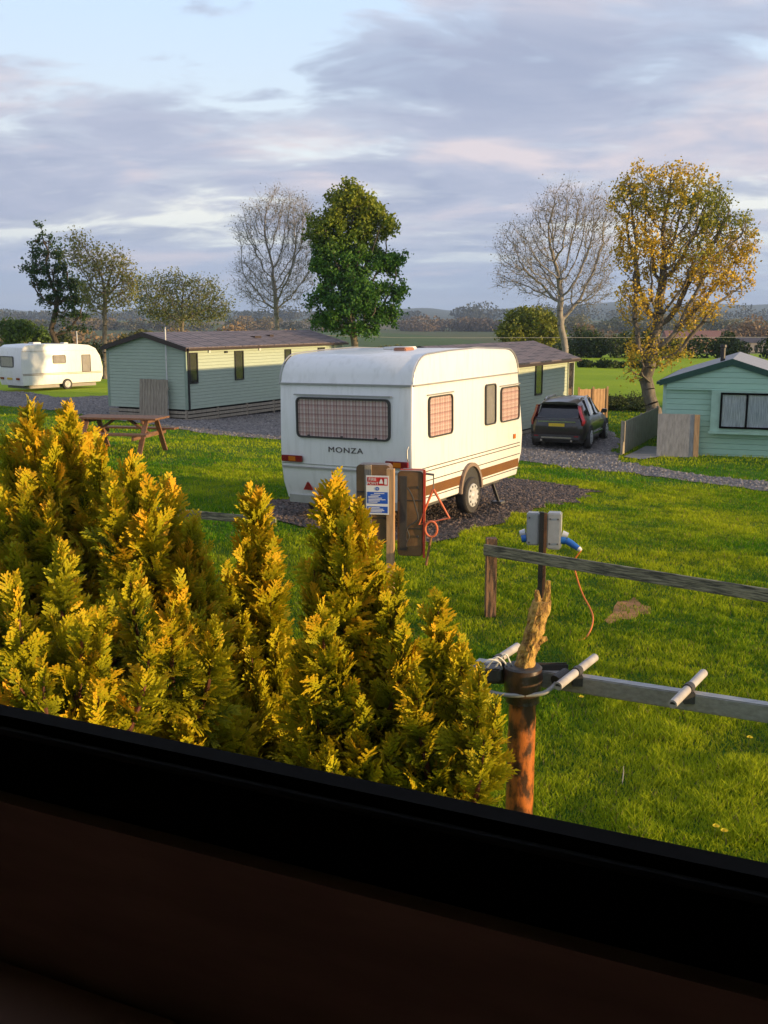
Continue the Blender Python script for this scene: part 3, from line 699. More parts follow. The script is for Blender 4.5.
make_tree('field_shrub', 'small green shrub in the field at the far left', 'shrub', (24, 345), 95,
          [(20, 333, 16, 11), (36, 338, 10, 8)], 400, 0.4, leaf=(6000, 0.25, 0.25, col_flat((0.05, 0.10, 0.015), (0.12, 0.18, 0.03))), bark='bark', trunk_r=0.1, crown_start=0.05, seed=23, twigs=2)
# small hedgerow trees just behind the car and beside the oak
for i, (px, w, h) in enumerate(((612, 10, 9), (634, 12, 10), (690, 14, 8))):
    make_tree('hedge_tree', ['small twiggy thorn bush behind the black car', 'small thorn bush between the car and the oak trunk', 'low shrub just right of the oak trunk'][i],
              'shrub', (px, 412), 50 + i, [(px, 406, w, h), (px + 4, 402, w * 0.7, h * 0.7)], 300, 0.16, leaf=(3500, 0.07, 0.08, col_flat((0.035, 0.06, 0.015), (0.10, 0.12, 0.03))),
              bark='bark_dark', trunk_r=0.07, crown_start=0.15, seed=31 + i, twigs=1, twig_len=0.2)

def veg_mass(name, label, cat, pts, rad, n, size, c1, c2, seed, flat=1.0):
    """far hedge or wood: many small leaf facets gathered in clumps along a line"""
    r_ = np.random.default_rng(seed); pts = np.array(pts, float)
    seg = np.linalg.norm(np.diff(pts[:, :2], axis=0), axis=1); cum = np.concatenate([[0], np.cumsum(seg)])
    nc = max(6, int(cum[-1] / (rad[0] * 0.7))); s = np.sort(r_.random(nc)) * cum[-1]
    cx = np.interp(s, cum, pts[:, 0]); cy = np.interp(s, cum, pts[:, 1]) + r_.normal(0, rad[0] * 0.6, nc)
    rr = rad[0] * (0.6 + 0.8 * r_.random(nc)); hh = rad[1] * (0.55 + 0.6 * r_.random(nc) * (0.6 + 0.8 * vnoise(cx, cx * 0, 0.5 / rad[0], seed)))
    ii = r_.integers(0, nc, n); q = r_.normal(0, 1, (n, 3)); q /= np.linalg.norm(q, axis=1)[:, None]; q *= r_.random((n, 1)) ** 0.33
    c = np.stack([cx[ii] + q[:, 0] * rr[ii], cy[ii] + q[:, 1] * rr[ii], tz(cx[ii], cy[ii]) + hh[ii] * 0.5 + q[:, 2] * hh[ii] * 0.55], 1)
    a = r_.normal(0, 1, (n, 3)); a /= np.linalg.norm(a, axis=1)[:, None]; b = np.cross(a, r_.normal(0, 1, (n, 3))); b /= np.linalg.norm(b, axis=1)[:, None]
    sz = size * (0.6 + 0.8 * r_.random((n, 1)))
    V = np.stack([c - a * sz * .5, c + b * sz * .4, c + a * sz * .5, c - b * sz * .4], 1).reshape(-1, 3)
    k = np.clip(r_.random(nc)[ii] * 0.7 + r_.random(n) * 0.3, 0, 1); col = np.repeat(lerp(c1, c2, k), 4, axis=0)
    o = np_mesh(name, V, [np.arange(n * 4).reshape(-1, 4)], 'leaf', col=col); tag(o, label, cat, kind='stuff'); return o
def lx(px, D): return (px - 384) / FPX * D
GD = ((0.025, 0.05, 0.012), (0.07, 0.10, 0.02)); BR = ((0.17, 0.125, 0.06), (0.30, 0.20, 0.10)); OL = ((0.13, 0.15, 0.04), (0.25, 0.24, 0.07))
veg_mass('hedge', 'long dark green hedge across the far side of the right-hand field', 'hedge', [(lx(545, 128), 130), (lx(640, 128), 128), (lx(840, 128), 126)], (1.5, 3.2), 26000, 0.30, *GD, 41)
veg_mass('hedge', 'green hedge line behind the far left touring caravan', 'hedge', [(lx(-40, 110), 112), (lx(120, 110), 110), (lx(190, 110), 112)], (1.6, 2.6), 15000, 0.32, (0.05, 0.075, 0.018), (0.14, 0.13, 0.035), 42)
veg_mass('low_hedge', 'thin dark hedge line across the middle of the right-hand field', 'hedge', [(lx(560, 96), 97), (lx(655, 96), 96)], (0.5, 0.7), 4000, 0.2, *GD, 43)
veg_mass('undergrowth', 'scruffy growth along the field edge behind the black car', 'undergrowth', [(lx(590, 50), 50.5), (lx(660, 50), 49.5), (lx(720, 50), 50)], (0.5, 0.55), 9000, 0.09, (0.05, 0.08, 0.02), (0.12, 0.14, 0.035), 44)
veg_mass('woodland', 'brown bare woodland in the distance on the right', 'woodland', [(lx(570, 420), 425), (lx(700, 420), 410), (lx(840, 420), 420)], (7, 11), 16000, 1.0, *BR, 45)
veg_mass('woodland', 'brown heath and bare trees in the distance on the left', 'woodland', [(lx(-60, 380), 390), (lx(150, 380), 370), (lx(320, 380), 400)], (7, 8), 16000, 1.0, (0.20, 0.13, 0.055), (0.34, 0.23, 0.10), 46)
veg_mass('woodland', 'brown tree belt far behind the dense green tree', 'woodland', [(lx(390, 950), 960), (lx(480, 950), 940), (lx(560, 950), 960)], (14, 12), 9000, 2.0, (0.13, 0.10, 0.06), (0.22, 0.16, 0.10), 47)
veg_mass('woodland', 'dark wood under the far blue hills', 'woodland', [(lx(-60, 1700), 1750), (lx(200, 1700), 1700), (lx(480, 1700), 1720), (lx(840, 1700), 1700)], (26, 22), 16000, 3.5, (0.035, 0.05, 0.025), (0.08, 0.08, 0.045), 48)
veg_mass('woodland', 'olive trees at the far edge of the sloping field in the middle distance', 'woodland', [(lx(380, 330), 335), (lx(470, 330), 325), (lx(570, 330), 330)], (2.2, 2.2), 7000, 0.6, *OL, 49)
veg_mass('woodland', 'belt of mixed trees halfway to the hills on the right', 'woodland', [(lx(540, 800), 820), (lx(700, 800), 800), (lx(840, 800), 820)], (13, 15), 12000, 1.8, (0.11, 0.13, 0.04), (0.24, 0.20, 0.09), 50)
veg_mass('woodland', 'belt of mixed trees halfway to the hills on the left', 'woodland', [(lx(-60, 900), 920), (lx(150, 900), 900), (lx(350, 900), 920)], (13, 12), 12000, 2.0, (0.10, 0.11, 0.04), (0.24, 0.17, 0.09), 51)
# ------------------------------------------------------------------ farm buildings on the right
def barn(px, D, w, l, h, rot, wallc, roofc, label):
    b0 = on_ground(lx(px, D), D)
    t = thing('farm_building', label, 'farm building', b0, rot)
    MB().box(-l / 2, l / 2, -w / 2, w / 2, -1, h).build('wall', wallc, t)
    MB().prism([(-w / 2 - .4, h + 0.01), (w / 2 + .4, h + 0.01), (0, h + w * 0.22)], 'x', -l / 2 - .4, l / 2 + .4).build('roof', roofc, t)
    for k in range(4): MB().box(-l / 2 + l * (k + 0.3) / 4, -l / 2 + l * (k + 0.62) / 4, -w / 2 - 0.06, -w / 2 - 0.01, h * 0.2, h * 0.7).build('opening', 'dark_inside', t)
barn(742, 340, 8, 12, 3.0, 0.1, 'concrete', 'fascia_brown', 'low dark roofed farm building far away at the right')
barn(688, 360, 12, 18, 4.5, -0.1, 'new_wood', mat('red_roof', (0.28, 0.13, 0.09), 0.8), 'long farm building with reddish roof seen through the oak branches')
barn(728, 480, 9, 12, 5.0, 0.3, 'white_pvc', mat('red_roof_b', (0.22, 0.11, 0.08), 0.8), 'small distant house with white walls above the dark roofed farm building')

# ------------------------------------------------------------------ windows for homes
def wall_window(parent, axis, off, c, zc, w, h, frame_m, inner='dark_inside', name='window', mull=0, sgn=1, fw=0.05, depth=0.05, curtain=None):
    """window on a wall whose outer face is at `off` along axis; sgn = outward direction; c = centre along the wall"""
    a0, a1 = off + sgn * 0.003, off + sgn * depth
    fr = MB().ring(rrect(c, zc, w, h, 0.012, 2), rrect(c, zc, w - 2 * fw, h - 2 * fw, 0.01, 2), axis, a0, a1)
    for k in range(mull):
        cc = c + (w - 2 * fw) * ((k + 1) / (mull + 1) - 0.5)
        if axis == 'x': fr.box(min(a0, a1), max(a0, a1) - 0.003, cc - fw / 2, cc + fw / 2, zc - h / 2 + fw - .002, zc + h / 2 - fw + .002)
        else: fr.box(cc - fw / 2, cc + fw / 2, min(a0, a1) + 0.003, max(a0, a1), zc - h / 2 + fw - .002, zc + h / 2 - fw + .002)
    f = fr.build(name, frame_m, parent)
    iw, ih = w - 2 * fw, h - 2 * fw
    p0, p1 = off + sgn * 0.006, off + sgn * 0.012
    q0, q1 = off + sgn * 0.026, off + sgn * 0.030
    for (u0, u1, nm, mt) in ((p0, p1, 'curtain' if curtain else 'dark_backing', curtain or inner), (q0, q1, 'pane', 'pane')):  # without a curtain, a dark sheet stands for the unlit room
        m = MB()
        if axis == 'x': m.box(min(u0, u1), max(u0, u1), c - iw / 2, c + iw / 2, zc - ih / 2, zc + ih / 2)
        else: m.box(c - iw / 2, c + iw / 2, min(u0, u1), max(u0, u1), zc - ih / 2, zc + ih / 2)
        m.build(nm, mt, f)
    return f
def static_home(name, label, loc, yaw, W_, L, H, rise, base_z, clad, fascia, roof, trim, over=0.18):
    """local: +Y along the length away from us, gable at y=0, right side at x=W/2; origin at the floor level of the cladding"""
    t = thing(name, label, 'holiday home', loc, -yaw)
    MB().prism([(-W_ / 2, 0), (W_ / 2, 0), (W_ / 2, H), (0, H + rise), (-W_ / 2, H)], 'y', 0, L).build('wall', clad, t)
    sl = rise / (W_ / 2)
    m = MB(); o = over; th = 0.07
    for s in (-1, 1):
        pts = [(0, H + rise + 0.01), (s * (W_ / 2 + o), H - sl * o + 0.01), (s * (W_ / 2 + o), H - sl * o + th), (0, H + rise + th + 0.01)]
        m.prism(pts, 'y', -0.12, L + 0.12)
    m.build('roof', roof, t)
    m = MB()
    for s in (-1, 1):
        pts = [(0, H + rise - 0.10), (s * (W_ / 2 + o), H - sl * o - 0.10), (s * (W_ / 2 + o), H - sl * o + th + 0.01), (0, H + rise + th + 0.025)]
        m.prism(pts, 'y', -0.17, -0.125)
    m.build('fascia', fascia, t)
    for s in (-1, 1):
        g = MB(); xx = s * (W_ / 2 + o + 0.05); g.box(min(xx - .05, xx + .05), max(xx - .05, xx + .05), -0.1, L + 0.1, H - sl * o - 0.06, H - sl * o + 0.03); g.build('gutter', fascia, t)
    for s in (-1, 1):
        MB().box(s * W_ / 2 - 0.05, s * W_ / 2 + 0.05, -0.02, 0.05, 0.0, H - 0.03).build('corner_trim', trim, t)
    return t
# left sage home
H1 = static_home('holiday_home', 'sage green clad holiday home with dark tiled roof on the left', (-7.8 - 2.0 * math.cos(R(28)), 41.6 + 2.0 * math.sin(R(28)), -0.50), R(28), 4.0, 12.3, 2.42, 0.52, -0.5, 'clad_sage', 'fascia_brown', 'tiles', 'trim_sage')
WX = 2.0
wall_window(H1, 'x', WX, 0.48, 1.62, 0.52, 1.22, 'black_metal')
wall_window(H1, 'x', WX, 3.55, 1.62, 0.62, 1.22, 'black_metal')
wall_window(H1, 'x', WX, 7.3, 1.85, 0.5, 0.7, 'black_metal')
wall_window(H1, 'x', WX, 10.2, 1.62, 0.6, 1.2, 'black_metal')
MB().tube([(WX + 0.05, 0.12, -0.02), (WX + 0.05, 0.12, 2.35)], 0.045).build('downpipe', 'black_metal', H1)
for y_ in (1.45, 5.0): MB().box(WX + .004, WX + .07, y_, y_ + .1, 2.2, 2.32).build('wall_light', 'sign_white', H1)
MB().box(WX + .004, WX + .08, 2.55, 2.7, 2.16, 2.24).build('alarm_box', 'black_metal', H1)
m = MB()
for k, z in enumerate((-0.12, -0.27, -0.42)):
    for j in range(6): m.box(WX + 0.01, WX + 0.035, 0.0 + j * 2.05, 2.02 + j * 2.05, z - 0.055, z + 0.055)
for j in range(7): m.box(WX - 0.05, WX + 0.005, j * 2.05 - 0.05, j * 2.05 + 0.05, -0.6, -0.02)
m.build('skirting', 'old_wood', H1)
m = MB()
for z in (-0.12, -0.27, -0.42): m.box(-2.0, 2.0, -0.035, -0.01, z - 0.055, z + 0.055)
m.build('end_skirting', 'old_wood', H1)
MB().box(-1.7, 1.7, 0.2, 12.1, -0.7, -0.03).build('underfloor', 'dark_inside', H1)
MB().box(0.9, 1.15, 6.0, 6.5, 2.62, 2.80).build('roof_vent', 'fascia_brown', H1); MB().box(0.75, 1.0, 7.4, 7.7, 2.66, 2.84).build('roof_vent', 'fascia_brown', H1)
# aerial pole in front of gable, wooden gate/pallet leaning
def local_pt(o_loc, yaw, lx_, ly, lz):
    c, s = math.cos(yaw), math.sin(yaw); return Vector((o_loc[0] + lx_ * c + ly * s, o_loc[1] - lx_ * s + ly * c, o_loc[2] + lz))
L1 = H1.location
p = local_pt(L1, R(28), 1.15, -0.12, 0); ap = thing('aerial_pole', 'thin white aerial pole standing against the end of the sage green home', 'pole', on_ground(p.x, p.y))
MB().tube([(0, 0, -0.1), (0, 0, 3.55)], 0.028, 8).build('pole', 'white_pvc', ap)
MB().tube([(0, 0, 3.56), (0, 0, 3.60)], 0.04, 8).build('cap', 'grey_box', ap)
MB().box(-0.05, 0.05, -0.09, -0.035, 0.55, 0.75).build('junction_box', 'grey_box', ap)
p = local_pt(L1, R(28), 0.55, -0.30, 0); g = thing('wooden_gate', 'pale vertical board panel propped against the end of the sage green home', 'gate panel', on_ground(p.x, p.y), (R(-4), 0, R(-28)))
m = MB()
for k in range(10): m.box(-0.72 + k * 0.145, -0.59 + k * 0.145, -0.02, 0.0, 0.02, 1.52 + 0.02 * random.random())
m.build('board', 'old_wood', g)
for z_ in (.3, 1.15): MB().box(-0.72, 0.72, 0.003, 0.05, z_, z_ + .09).build('batten', 'old_wood', g)

# second home behind the caravan
yaw = R(28); fx, fy = 7.83, 43.5; L2 = 10.6; WX = 1.83
nr = Vector((fx - L2 * math.sin(yaw), fy - L2 * math.cos(yaw), 0)); o2 = (nr.x - 1.83 * math.cos(yaw), nr.y + 1.83 * math.sin(yaw), -0.95)
H2 = static_home('holiday_home', 'pale green clad home with brown tiled roof behind the caravan and black car', o2, yaw, 3.66, L2, 2.42, 0.60, -1.0, 'clad_pale', 'fascia_brown', 'tiles', 'trim_pale')
wall_window(H2, 'x', WX, L2 - 4.35, 1.75, 0.75, 1.15, 'black_metal')
wall_window(H2, 'x', WX, L2 - 0.55, 1.35, 0.75, 1.9, 'trim_pale')
wall_window(H2, 'x', WX, L2 - 7.6, 1.75, 0.75, 1.15, 'black_metal')
m = MB()
for z in (-0.10, -0.24): m.box(WX + 0.01, WX + 0.035, 0.0, L2, z - 0.055, z + 0.055)
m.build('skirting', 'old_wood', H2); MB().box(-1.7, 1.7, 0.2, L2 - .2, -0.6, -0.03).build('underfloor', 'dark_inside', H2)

# mint home on the right
yaw3 = R(20); W3 = 3.95
c_left = at(663, 430, 33.2)
o3 = (c_left.x + W3 / 2 * math.cos(yaw3), c_left.y - W3 / 2 * math.sin(yaw3), -1.30)
H3 = static_home('holiday_home', 'mint green clad holiday home with dark green gable edge at the right', o3, yaw3, W3, 8, 2.42, 0.62, -1.3, 'clad_mint', 'fascia_green', 'roof_grey', 'trim_mint', over=0.16)
M['gable_panel'] = M['clad_mint']
MB().prism([(-W3 / 2 + .06, 2.16), (W3 / 2 - .06, 2.16), (W3 / 2 - .06, 2.42), (0, 2.98), (-W3 / 2 + .06, 2.42)], 'y', -0.10, -0.004).build('gable_panel', 'clad_mint', H3)
bay = MB(); bay.box(-0.55, 1.46, -0.24, -0.106, 0.92, 2.155); bay.build('bay', 'trim_mint', H3)
MB().box(-0.60, 1.52, -0.30, -0.245, 0.84, 0.915).build('bay_sill', 'trim_mint', H3)
wall_window(H3, 'y', -0.245, 0.50, 1.56, 1.56, 1.10, 'frame_black', mull=1, sgn=-1, fw=0.06, curtain='net_curtain')
fl = local_pt(H3.location, yaw3, -0.55, 2.2, 0)
MB().tube([(-0.35, 1.5, 2.8), (-0.35, 1.5, 3.42)], 0.075, 12).build('flue', 'black_metal', H3)
MB().tube([(-0.35, 1.5, 3.44), (-0.35, 1.5, 3.52)], [0.11, 0.10], 12).build('flue_cap', 'black_metal', H3)
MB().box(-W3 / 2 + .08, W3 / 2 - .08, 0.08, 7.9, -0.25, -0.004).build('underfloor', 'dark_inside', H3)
p = at(678, 458, 32.6); bd = thing('grey_board', 'weathered grey board with pale edge leaning on the mint green home', 'board', on_ground(p.x, p.y, 0.0), (R(-5), 0, R(-14)))
MB().box(-0.66, 0.44, -0.02, 0.02, 0.0, 1.34).build('sheet', 'grey_board', bd); MB().box(0.443, 0.60, -0.035, 0.035, 0.0, 1.33).build('batten', 'new_wood', bd)
# fence of the path beside the mint home
pa, pb = ground_at(622, 456), ground_at(657, 436)
fn = thing('panel_fence', 'grey vertical board fence running back beside the path to the mint green home', 'fence', pa)
m = MB(); d = (pb - pa); n = 16
for k in range(n):
    a = d * (k / n); b = d * ((k + 0.92) / n); m.beam((a.x, a.y, 0.55 + d.z * k / n), (b.x, b.y, 0.55 + d.z * k / n), 0.03, 1.02 + 0.02 * random.random())
m.build('panel', 'old_wood', fn)
for k in (0, 0.5, 1): 
    q = d * k; MB().box(q.x - 0.06, q.x - 0.0, q.y - .05, q.y + .05, q.z - 0.2, q.z + 1.1).build('post', 'old_wood', fn)
# sunlit panel fence beyond second home
pf = Vector((8.05, 43.6, 0)); fe = thing('panel_fence', 'orange sunlit wooden panel fence at the far corner of the pale green home', 'fence', on_ground(pf.x, pf.y))
m = MB(); dd = Vector((1.25, 0.5, 0))
for k in range(9):
    a = dd * (k / 9); b = dd * ((k + .9) / 9); m.beam((a.x, a.y, 0.72), (b.x, b.y, 0.72), 0.025, 1.40 - 0.03 * (k % 2))
m.build('panel', 'new_wood', fe)
for k in (0.0, 0.52, 1.03): MB().box(dd.x * k - .04, dd.x * k + .04, dd.y * k - .07, dd.y * k - .02, -0.1, 1.5).build('post', 'new_wood', fe)

# ------------------------------------------------------------------ touring caravans
def caravan_body(profile, Wd, parent, mt, name='body'):
    P = np.array(profile); c = P.mean(0)
    def ringp(x, ins):
        q = P + (c - P) / np.maximum(np.linalg.norm(c - P, axis=1)[:, None], 1e-6) * ins
        return [(x, a, b) for a, b in q]
    rings = [ringp(-Wd / 2, 0.035), ringp(-Wd / 2 + .012, 0.012), ringp(-Wd / 2 + .04, 0), ringp(Wd / 2 - .04, 0), ringp(Wd / 2 - .012, .012), ringp(Wd / 2, .035)]
    return MB().loft(rings).build(name, mt, parent, smooth_ang=35)
def arc(cx, cy, rx, ry, a0, a1, n=7): return [(cx + rx * math.cos(R(a0 + (a1 - a0) * k / n)), cy + ry * math.sin(R(a0 + (a1 - a0) * k / n))) for k in range(n + 1)]
def wheel(parent, x, y, z, r, w, sgn=1):
    t = MB(); prof = [(r * 0.62, -w / 2), (r * 0.93, -w / 2), (r, -w * 0.36), (r, w * 0.36), (r * 0.93, w / 2), (r * 0.62, w / 2)]; n = 28
    rings = [[(x + sgn * b, y + a * math.cos(2 * PI * k / n), z + a * math.sin(2 * PI * k / n)) for k in range(n)] for a, b in prof]
    t.loft(rings); o = t.build('wheel', 'tyre', parent, smooth_ang=40)
    h = MB(); pr = [(r * 0.66, w * 0.45), (r * 0.62, w * 0.56), (r * 0.40, w * 0.60), (r * 0.22, w * 0.54), (r * 0.14, w * 0.64), (0.004, w * 0.66)]
    h.loft([[(x + sgn * b, y + a * math.cos(2 * PI * k / n), z + a * math.sin(2 * PI * k / n)) for k in range(n)] for a, b in pr])
    s = h
    for k in range(10):
        t_ = 2 * PI * k / 10; cy, cz = y + r * 0.5 * math.cos(t_), z + r * 0.5 * math.sin(t_)
        s.box(x + sgn * w * 0.585 - .006, x + sgn * w * 0.585 + .006, cy - 0.012, cy + 0.012, cz - 0.018, cz + 0.018, 1)
    h.build('hubcap', ['hub', 'rubber'], o, smooth_ang=40)
    return o
CY = R(30); CW = 2.35
corner = Vector((0.425, 15.2, 0))
CV = thing('touring_caravan', 'white touring caravan with brown side stripe and checked curtains on the central gravel', 'caravan',
           (corner.x - CW / 2 * math.cos(CY), corner.y + CW / 2 * math.sin(CY), 0.0), (0.008, -0.012, -CY))
CL = 4.1
prof = [(0.16, 0.24), (0.05, 0.50), (0.0, 0.82), (0.0, 1.2), (0.03, 2.04)] + arc(0.50, 2.04, 0.45, 0.44, 172, 90) + [(1.2, 2.51), (2.2, 2.525), (3.0, 2.49)] + arc(3.42, 2.02, 0.52, 0.45, 88, 0) + [(4.10, 1.3), (4.16, 0.95), (4.12, 0.62), (3.90, 0.24)]
caravan_body(prof, CW, CV, 'van_white')
# drip rail round the body
hx = CW / 2
m = MB()
for s in (-1, 1): m.box(min(s * hx + s * .001, s * (hx + .018)), max(s * hx + s * .001, s * (hx + .018)), 0.05, 3.92, 2.035, 2.06)
m.box(-hx + .01, hx - .01, -0.0, 0.024, 2.035, 2.062); m.build('drip_rail', 'trim_alu', CV)
m = MB()
for s in (-1, 1):
    pts = [(s * (hx + 0.004), a, b + 0.012) for a, b in arc(0.50, 2.04, 0.45, 0.44, 178, 92)] + [(s * (hx + .004), 1.2, 2.52), (s * (hx + .004), 2.2, 2.535), (s * (hx + .004), 3.0, 2.50)] + [(s * (hx + .004), a, b + .01) for a, b in arc(3.42, 2.02, 0.52, 0.45, 86, 2)]
    m.tube(pts, 0.011, 6)
m.build('roof_trim', 'trim_alu', CV)
m = MB(); m.box(hx - 1.35, hx - 0.95, 1.5, 1.95, 2.51, 2.56); m.build('roof_hatch', 'van_roof', CV, bevel=0.015)
m = MB(); m.box(0.2, 0.42, 1.2, 1.5, 2.50, 2.56); m.build('roof_vent', mat('vent_tan', (0.38, 0.17, 0.10), 0.5), CV, bevel=0.015)
m = MB(); m.box(hx + .002, hx + .006, 0.12, 3.96, 0.385, 0.53); m.build('stripe', 'brown_stripe', CV)
m = MB()
for z in (0.345, 0.60, 0.745, 0.80): m.box(hx + .002, hx + .006, 0.05, 4.02, z, z + 0.013)
m.build('pinstripe', 'dark_line', CV)
# rear panel details
m = MB(); m.box(-hx + .03, hx - .03, -0.012, 0.01, 0.745, 0.775); m.box(-hx + .03, hx - .03, -0.010, 0.01, 0.815, 0.825); m.build('rear_moulding', 'trim_alu', CV)
def rear_window(parent, cx, zc, w, h):
    y0 = -0.004
    f = MB().ring(rrect(cx, zc, w, h, 0.08), rrect(cx, zc, w - .055, h - .055, 0.06), 'y', y0 - 0.03, y0 + .012).build('window', 'rubber', parent, smooth_ang=40)
    MB().prism(rrect(cx, zc, w - .03, h - .03, 0.07), 'y', y0 - 0.006, y0 + .01).build('curtain', 'plaid', f)
    MB().prism(rrect(cx, zc, w - .04, h - .04, 0.07), 'y', y0 - 0.018, y0 - .014).build('pane', 'pane', f)
    MB().box(cx - w / 2 - .03, cx + w / 2 + .03, y0 - .03, y0 + .01, zc + h / 2 + .025, zc + h / 2 + .045).build('awning_rail', 'trim_alu', f)
    for k in (-1, 0, 1): MB().box(cx + k * w * 0.36 - .02, cx + k * w * .36 + .02, y0 - .04, y0 - .031, zc - h / 2 + .01, zc - h / 2 + .05).build('catch', 'rubber', f)
rear_window(CV, -0.01, 1.54, 1.66, 0.62)
def side_window(parent, cy, zc, w, h, curtain='plaid', r=0.08, xs=hx):
    f = MB().ring(rrect(cy, zc, w, h, r), rrect(cy, zc, w - .045, h - .045, r * .75), 'x', xs + .002, xs + .032).build('window', 'rubber', parent, smooth_ang=40)
    MB().prism(rrect(cy, zc, w - .03, h - .03, r * .8), 'x', xs + .003, xs + .008).build('curtain', curtain, f)
    MB().prism(rrect(cy, zc, w - .035, h - .035, r * .8), 'x', xs + .018, xs + .022).build('pane', 'pane', f)
    return f
w1 = side_window(CV, 0.90, 1.55, 0.80, 0.62); MB().box(hx + .002, hx + .03, 0.47, 1.33, 1.875, 1.895).build('awning_rail', 'trim_alu', w1)
side_window(CV, 2.73, 1.58, 0.42, 0.68, 'lilac_glass', 0.06)
w3 = side_window(CV, 3.55, 1.53, 0.80, 0.60); MB().box(hx + .002, hx + .03, 3.12, 3.96, 1.845, 1.865).build('awning_rail', 'trim_alu', w3)
text_mesh('MONZA', 0.115, 0.003, 'lettering', 'dark_line', CV, (0.03, -0.006, 1.06), (PI / 2, 0, 0), sx=1.38, spacing=1.12, bold=0.0)
for s in (-1, 1):
    l = MB().box(s * (hx - 0.24) - 0.19, s * (hx - 0.24) + 0.19, -0.055, -0.013, 0.845, 0.945); l = l.build('tail_lamp', 'red_lens', CV, bevel=0.008)
    MB().box(s * (hx - 0.24) - 0.05, s * (hx - 0.24) + 0.08, -0.060, -0.056, 0.86, 0.93).build('indicator', 'orange_lens', l)
m = MB()
m.prism([(-0.09, -0.06), (0.09, -0.06), (0, 0.10)], 'y', -0.008, 0.0); o = m.build('reflector', 'red', CV, loc=(-0.70, 0.055, 0.46))
MB().prism([(-0.07, -0.05), (0.07, -0.05), (0, 0.08)], 'y', -0.014, -0.0085).build('reflector_face', 'red_lens', o)
m = MB(); m.box(-hx + .08, hx - .08, 0.10, 0.16, 0.18, 0.30); m.build('rear_skirt', 'trim_alu', CV)
MB().box(-hx + .25, hx - .25, 0.35, 3.7, 0.12, 0.238).build('chassis', 'steel', CV)
# wheel arch + wheel
m = MB(); o_ = arc(1.95, 0.24, 0.41, 0.46, 0, 180, 14); i_ = arc(1.95, 0.24, 0.36, 0.40, 0, 180, 14)
for k in range(14):
    for (a, b, c_, d_) in (((o_[k]), (o_[k + 1]), (i_[k + 1]), (i_[k])),): m.prism([a, b, c_, d_], 'x', hx + .008, hx + .05)
m.build('wheel_arch', 'arch_brown', CV)
m = MB(); m.prism(arc(1.95, 0.24, 0.36, 0.40, 0, 180, 14), 'x', hx + .007, hx + .010); m.build('arch_recess', 'rubber', CV)
wheel(CV, hx - 0.03, 1.95, 0.165, 0.30, 0.18, 1); wheel(CV, -hx + 0.06, 1.95, 0.165, 0.30, 0.18, -1)
for (x, y) in ((hx - .2, 0.45), (-hx + .2, .45), (hx - .2, 3.3), (-hx + .2, 3.3)):
    m = MB(); m.beam((x, y, 0.14), (x, y + (0.22 if y < 2 else 0.25), -0.20), 0.05, 0.03); m.box(x - .09, x + .09, y + .16, y + .34, -0.24, -0.20); m.build('corner_steady', 'steel', CV)
m = MB(); m.tube([(-0.45, 3.8, 0.16), (0, 4.9, 0.16)], 0.03); m.tube([(0.45, 3.8, 0.16), (0, 4.9, 0.16)], 0.03); m.tube([(0, 4.85, 0.2), (0, 4.85, -0.2)], 0.025); m.build('tow_bar', 'steel', CV)
m = MB(); m.tube([(hx - 0.05, -0.02, 0.95), (hx - 0.05, -0.06, 1.0), (hx - 0.05, -0.06, 1.12), (hx - 0.05, -0.02, 1.17)], 0.009, 8); m.build('grab_handle', 'trim_alu', CV)
MB().box(hx + .003, hx + .02, 3.72, 3.80, 0.9, 0.98).build('side_light', 'orange_lens', CV)

# far touring caravan on the left
y4 = R(40); c4 = at(22, 385, 59); F4L = 5.4; F4W = 2.35
FC = thing('touring_caravan', 'long white touring caravan with grey windows parked at the far left edge', 'caravan', (c4.x - F4W / 2 * math.cos(y4), c4.y + F4W / 2 * math.sin(y4), float(tz(c4.x, c4.y)) + 0.02), -y4)
prof4 = [(0.10, 0.30), (0.02, 0.6), (0, 1.2), (0.05, 2.15), (0.16, 2.42), (0.4, 2.55), (1.5, 2.60), (3.5, 2.58), (4.5, 2.50), (4.95, 2.30), (5.25, 1.85), (5.40, 1.2), (5.38, 0.7), (5.2, 0.34)]
caravan_body(prof4, F4W, FC, 'van_white')
fx4 = F4W / 2
side_window(FC, 2.45, 1.72, 0.85, 0.48, 'lilac_glass', 0.08, fx4); side_window(FC, 4.25, 1.45, 0.60, 1.0, 'lilac_glass', 0.06, fx4)
m = MB(); 
for z in (0.86, 0.93): m.box(fx4 + .002, fx4 + .006, 0.1, 5.3, z, z + 0.03)
m.build('pinstripe', 'brown_stripe', FC)
MB().box(fx4 + .002, fx4 + .015, 0.1, 4.9, 2.2, 2.225).build('drip_rail', 'trim_alu', FC)
f = MB().ring(rrect(-0.25, 1.62, 1.35, 0.62, 0.08), rrect(-0.25, 1.62, 1.27, 0.54, .06), 'y', -0.03, 0.02).build('window', 'rubber', FC)
MB().prism(rrect(-0.25, 1.62, 1.27, .54, .06), 'y', -0.01, 0.025).build('pane', 'lilac_glass', f)
for s in (-1, 1): MB().box(s * 0.82 - .16, s * .82 + .16, -0.04, 0.0, 0.62, 0.74).build('tail_lamp', 'red_lens', FC)
MB().box(-0.3, 0.22, -0.025, 0.0, 0.62, 0.73).build('number_plate', 'plate_yellow', FC)
wheel(FC, fx4 - .02, 2.9, 0.29, 0.31, 0.18, 1)
m = MB(); m.box(-0.2, .3, 1.4, 1.9, 2.58, 2.68); m.build('roof_vent', 'van_roof', FC, bevel=.02)
m = MB(); m.box(.2, .6, 3.2, 3.5, 2.575, 2.65); m.build('roof_hatch', 'van_roof', FC, bevel=.02)
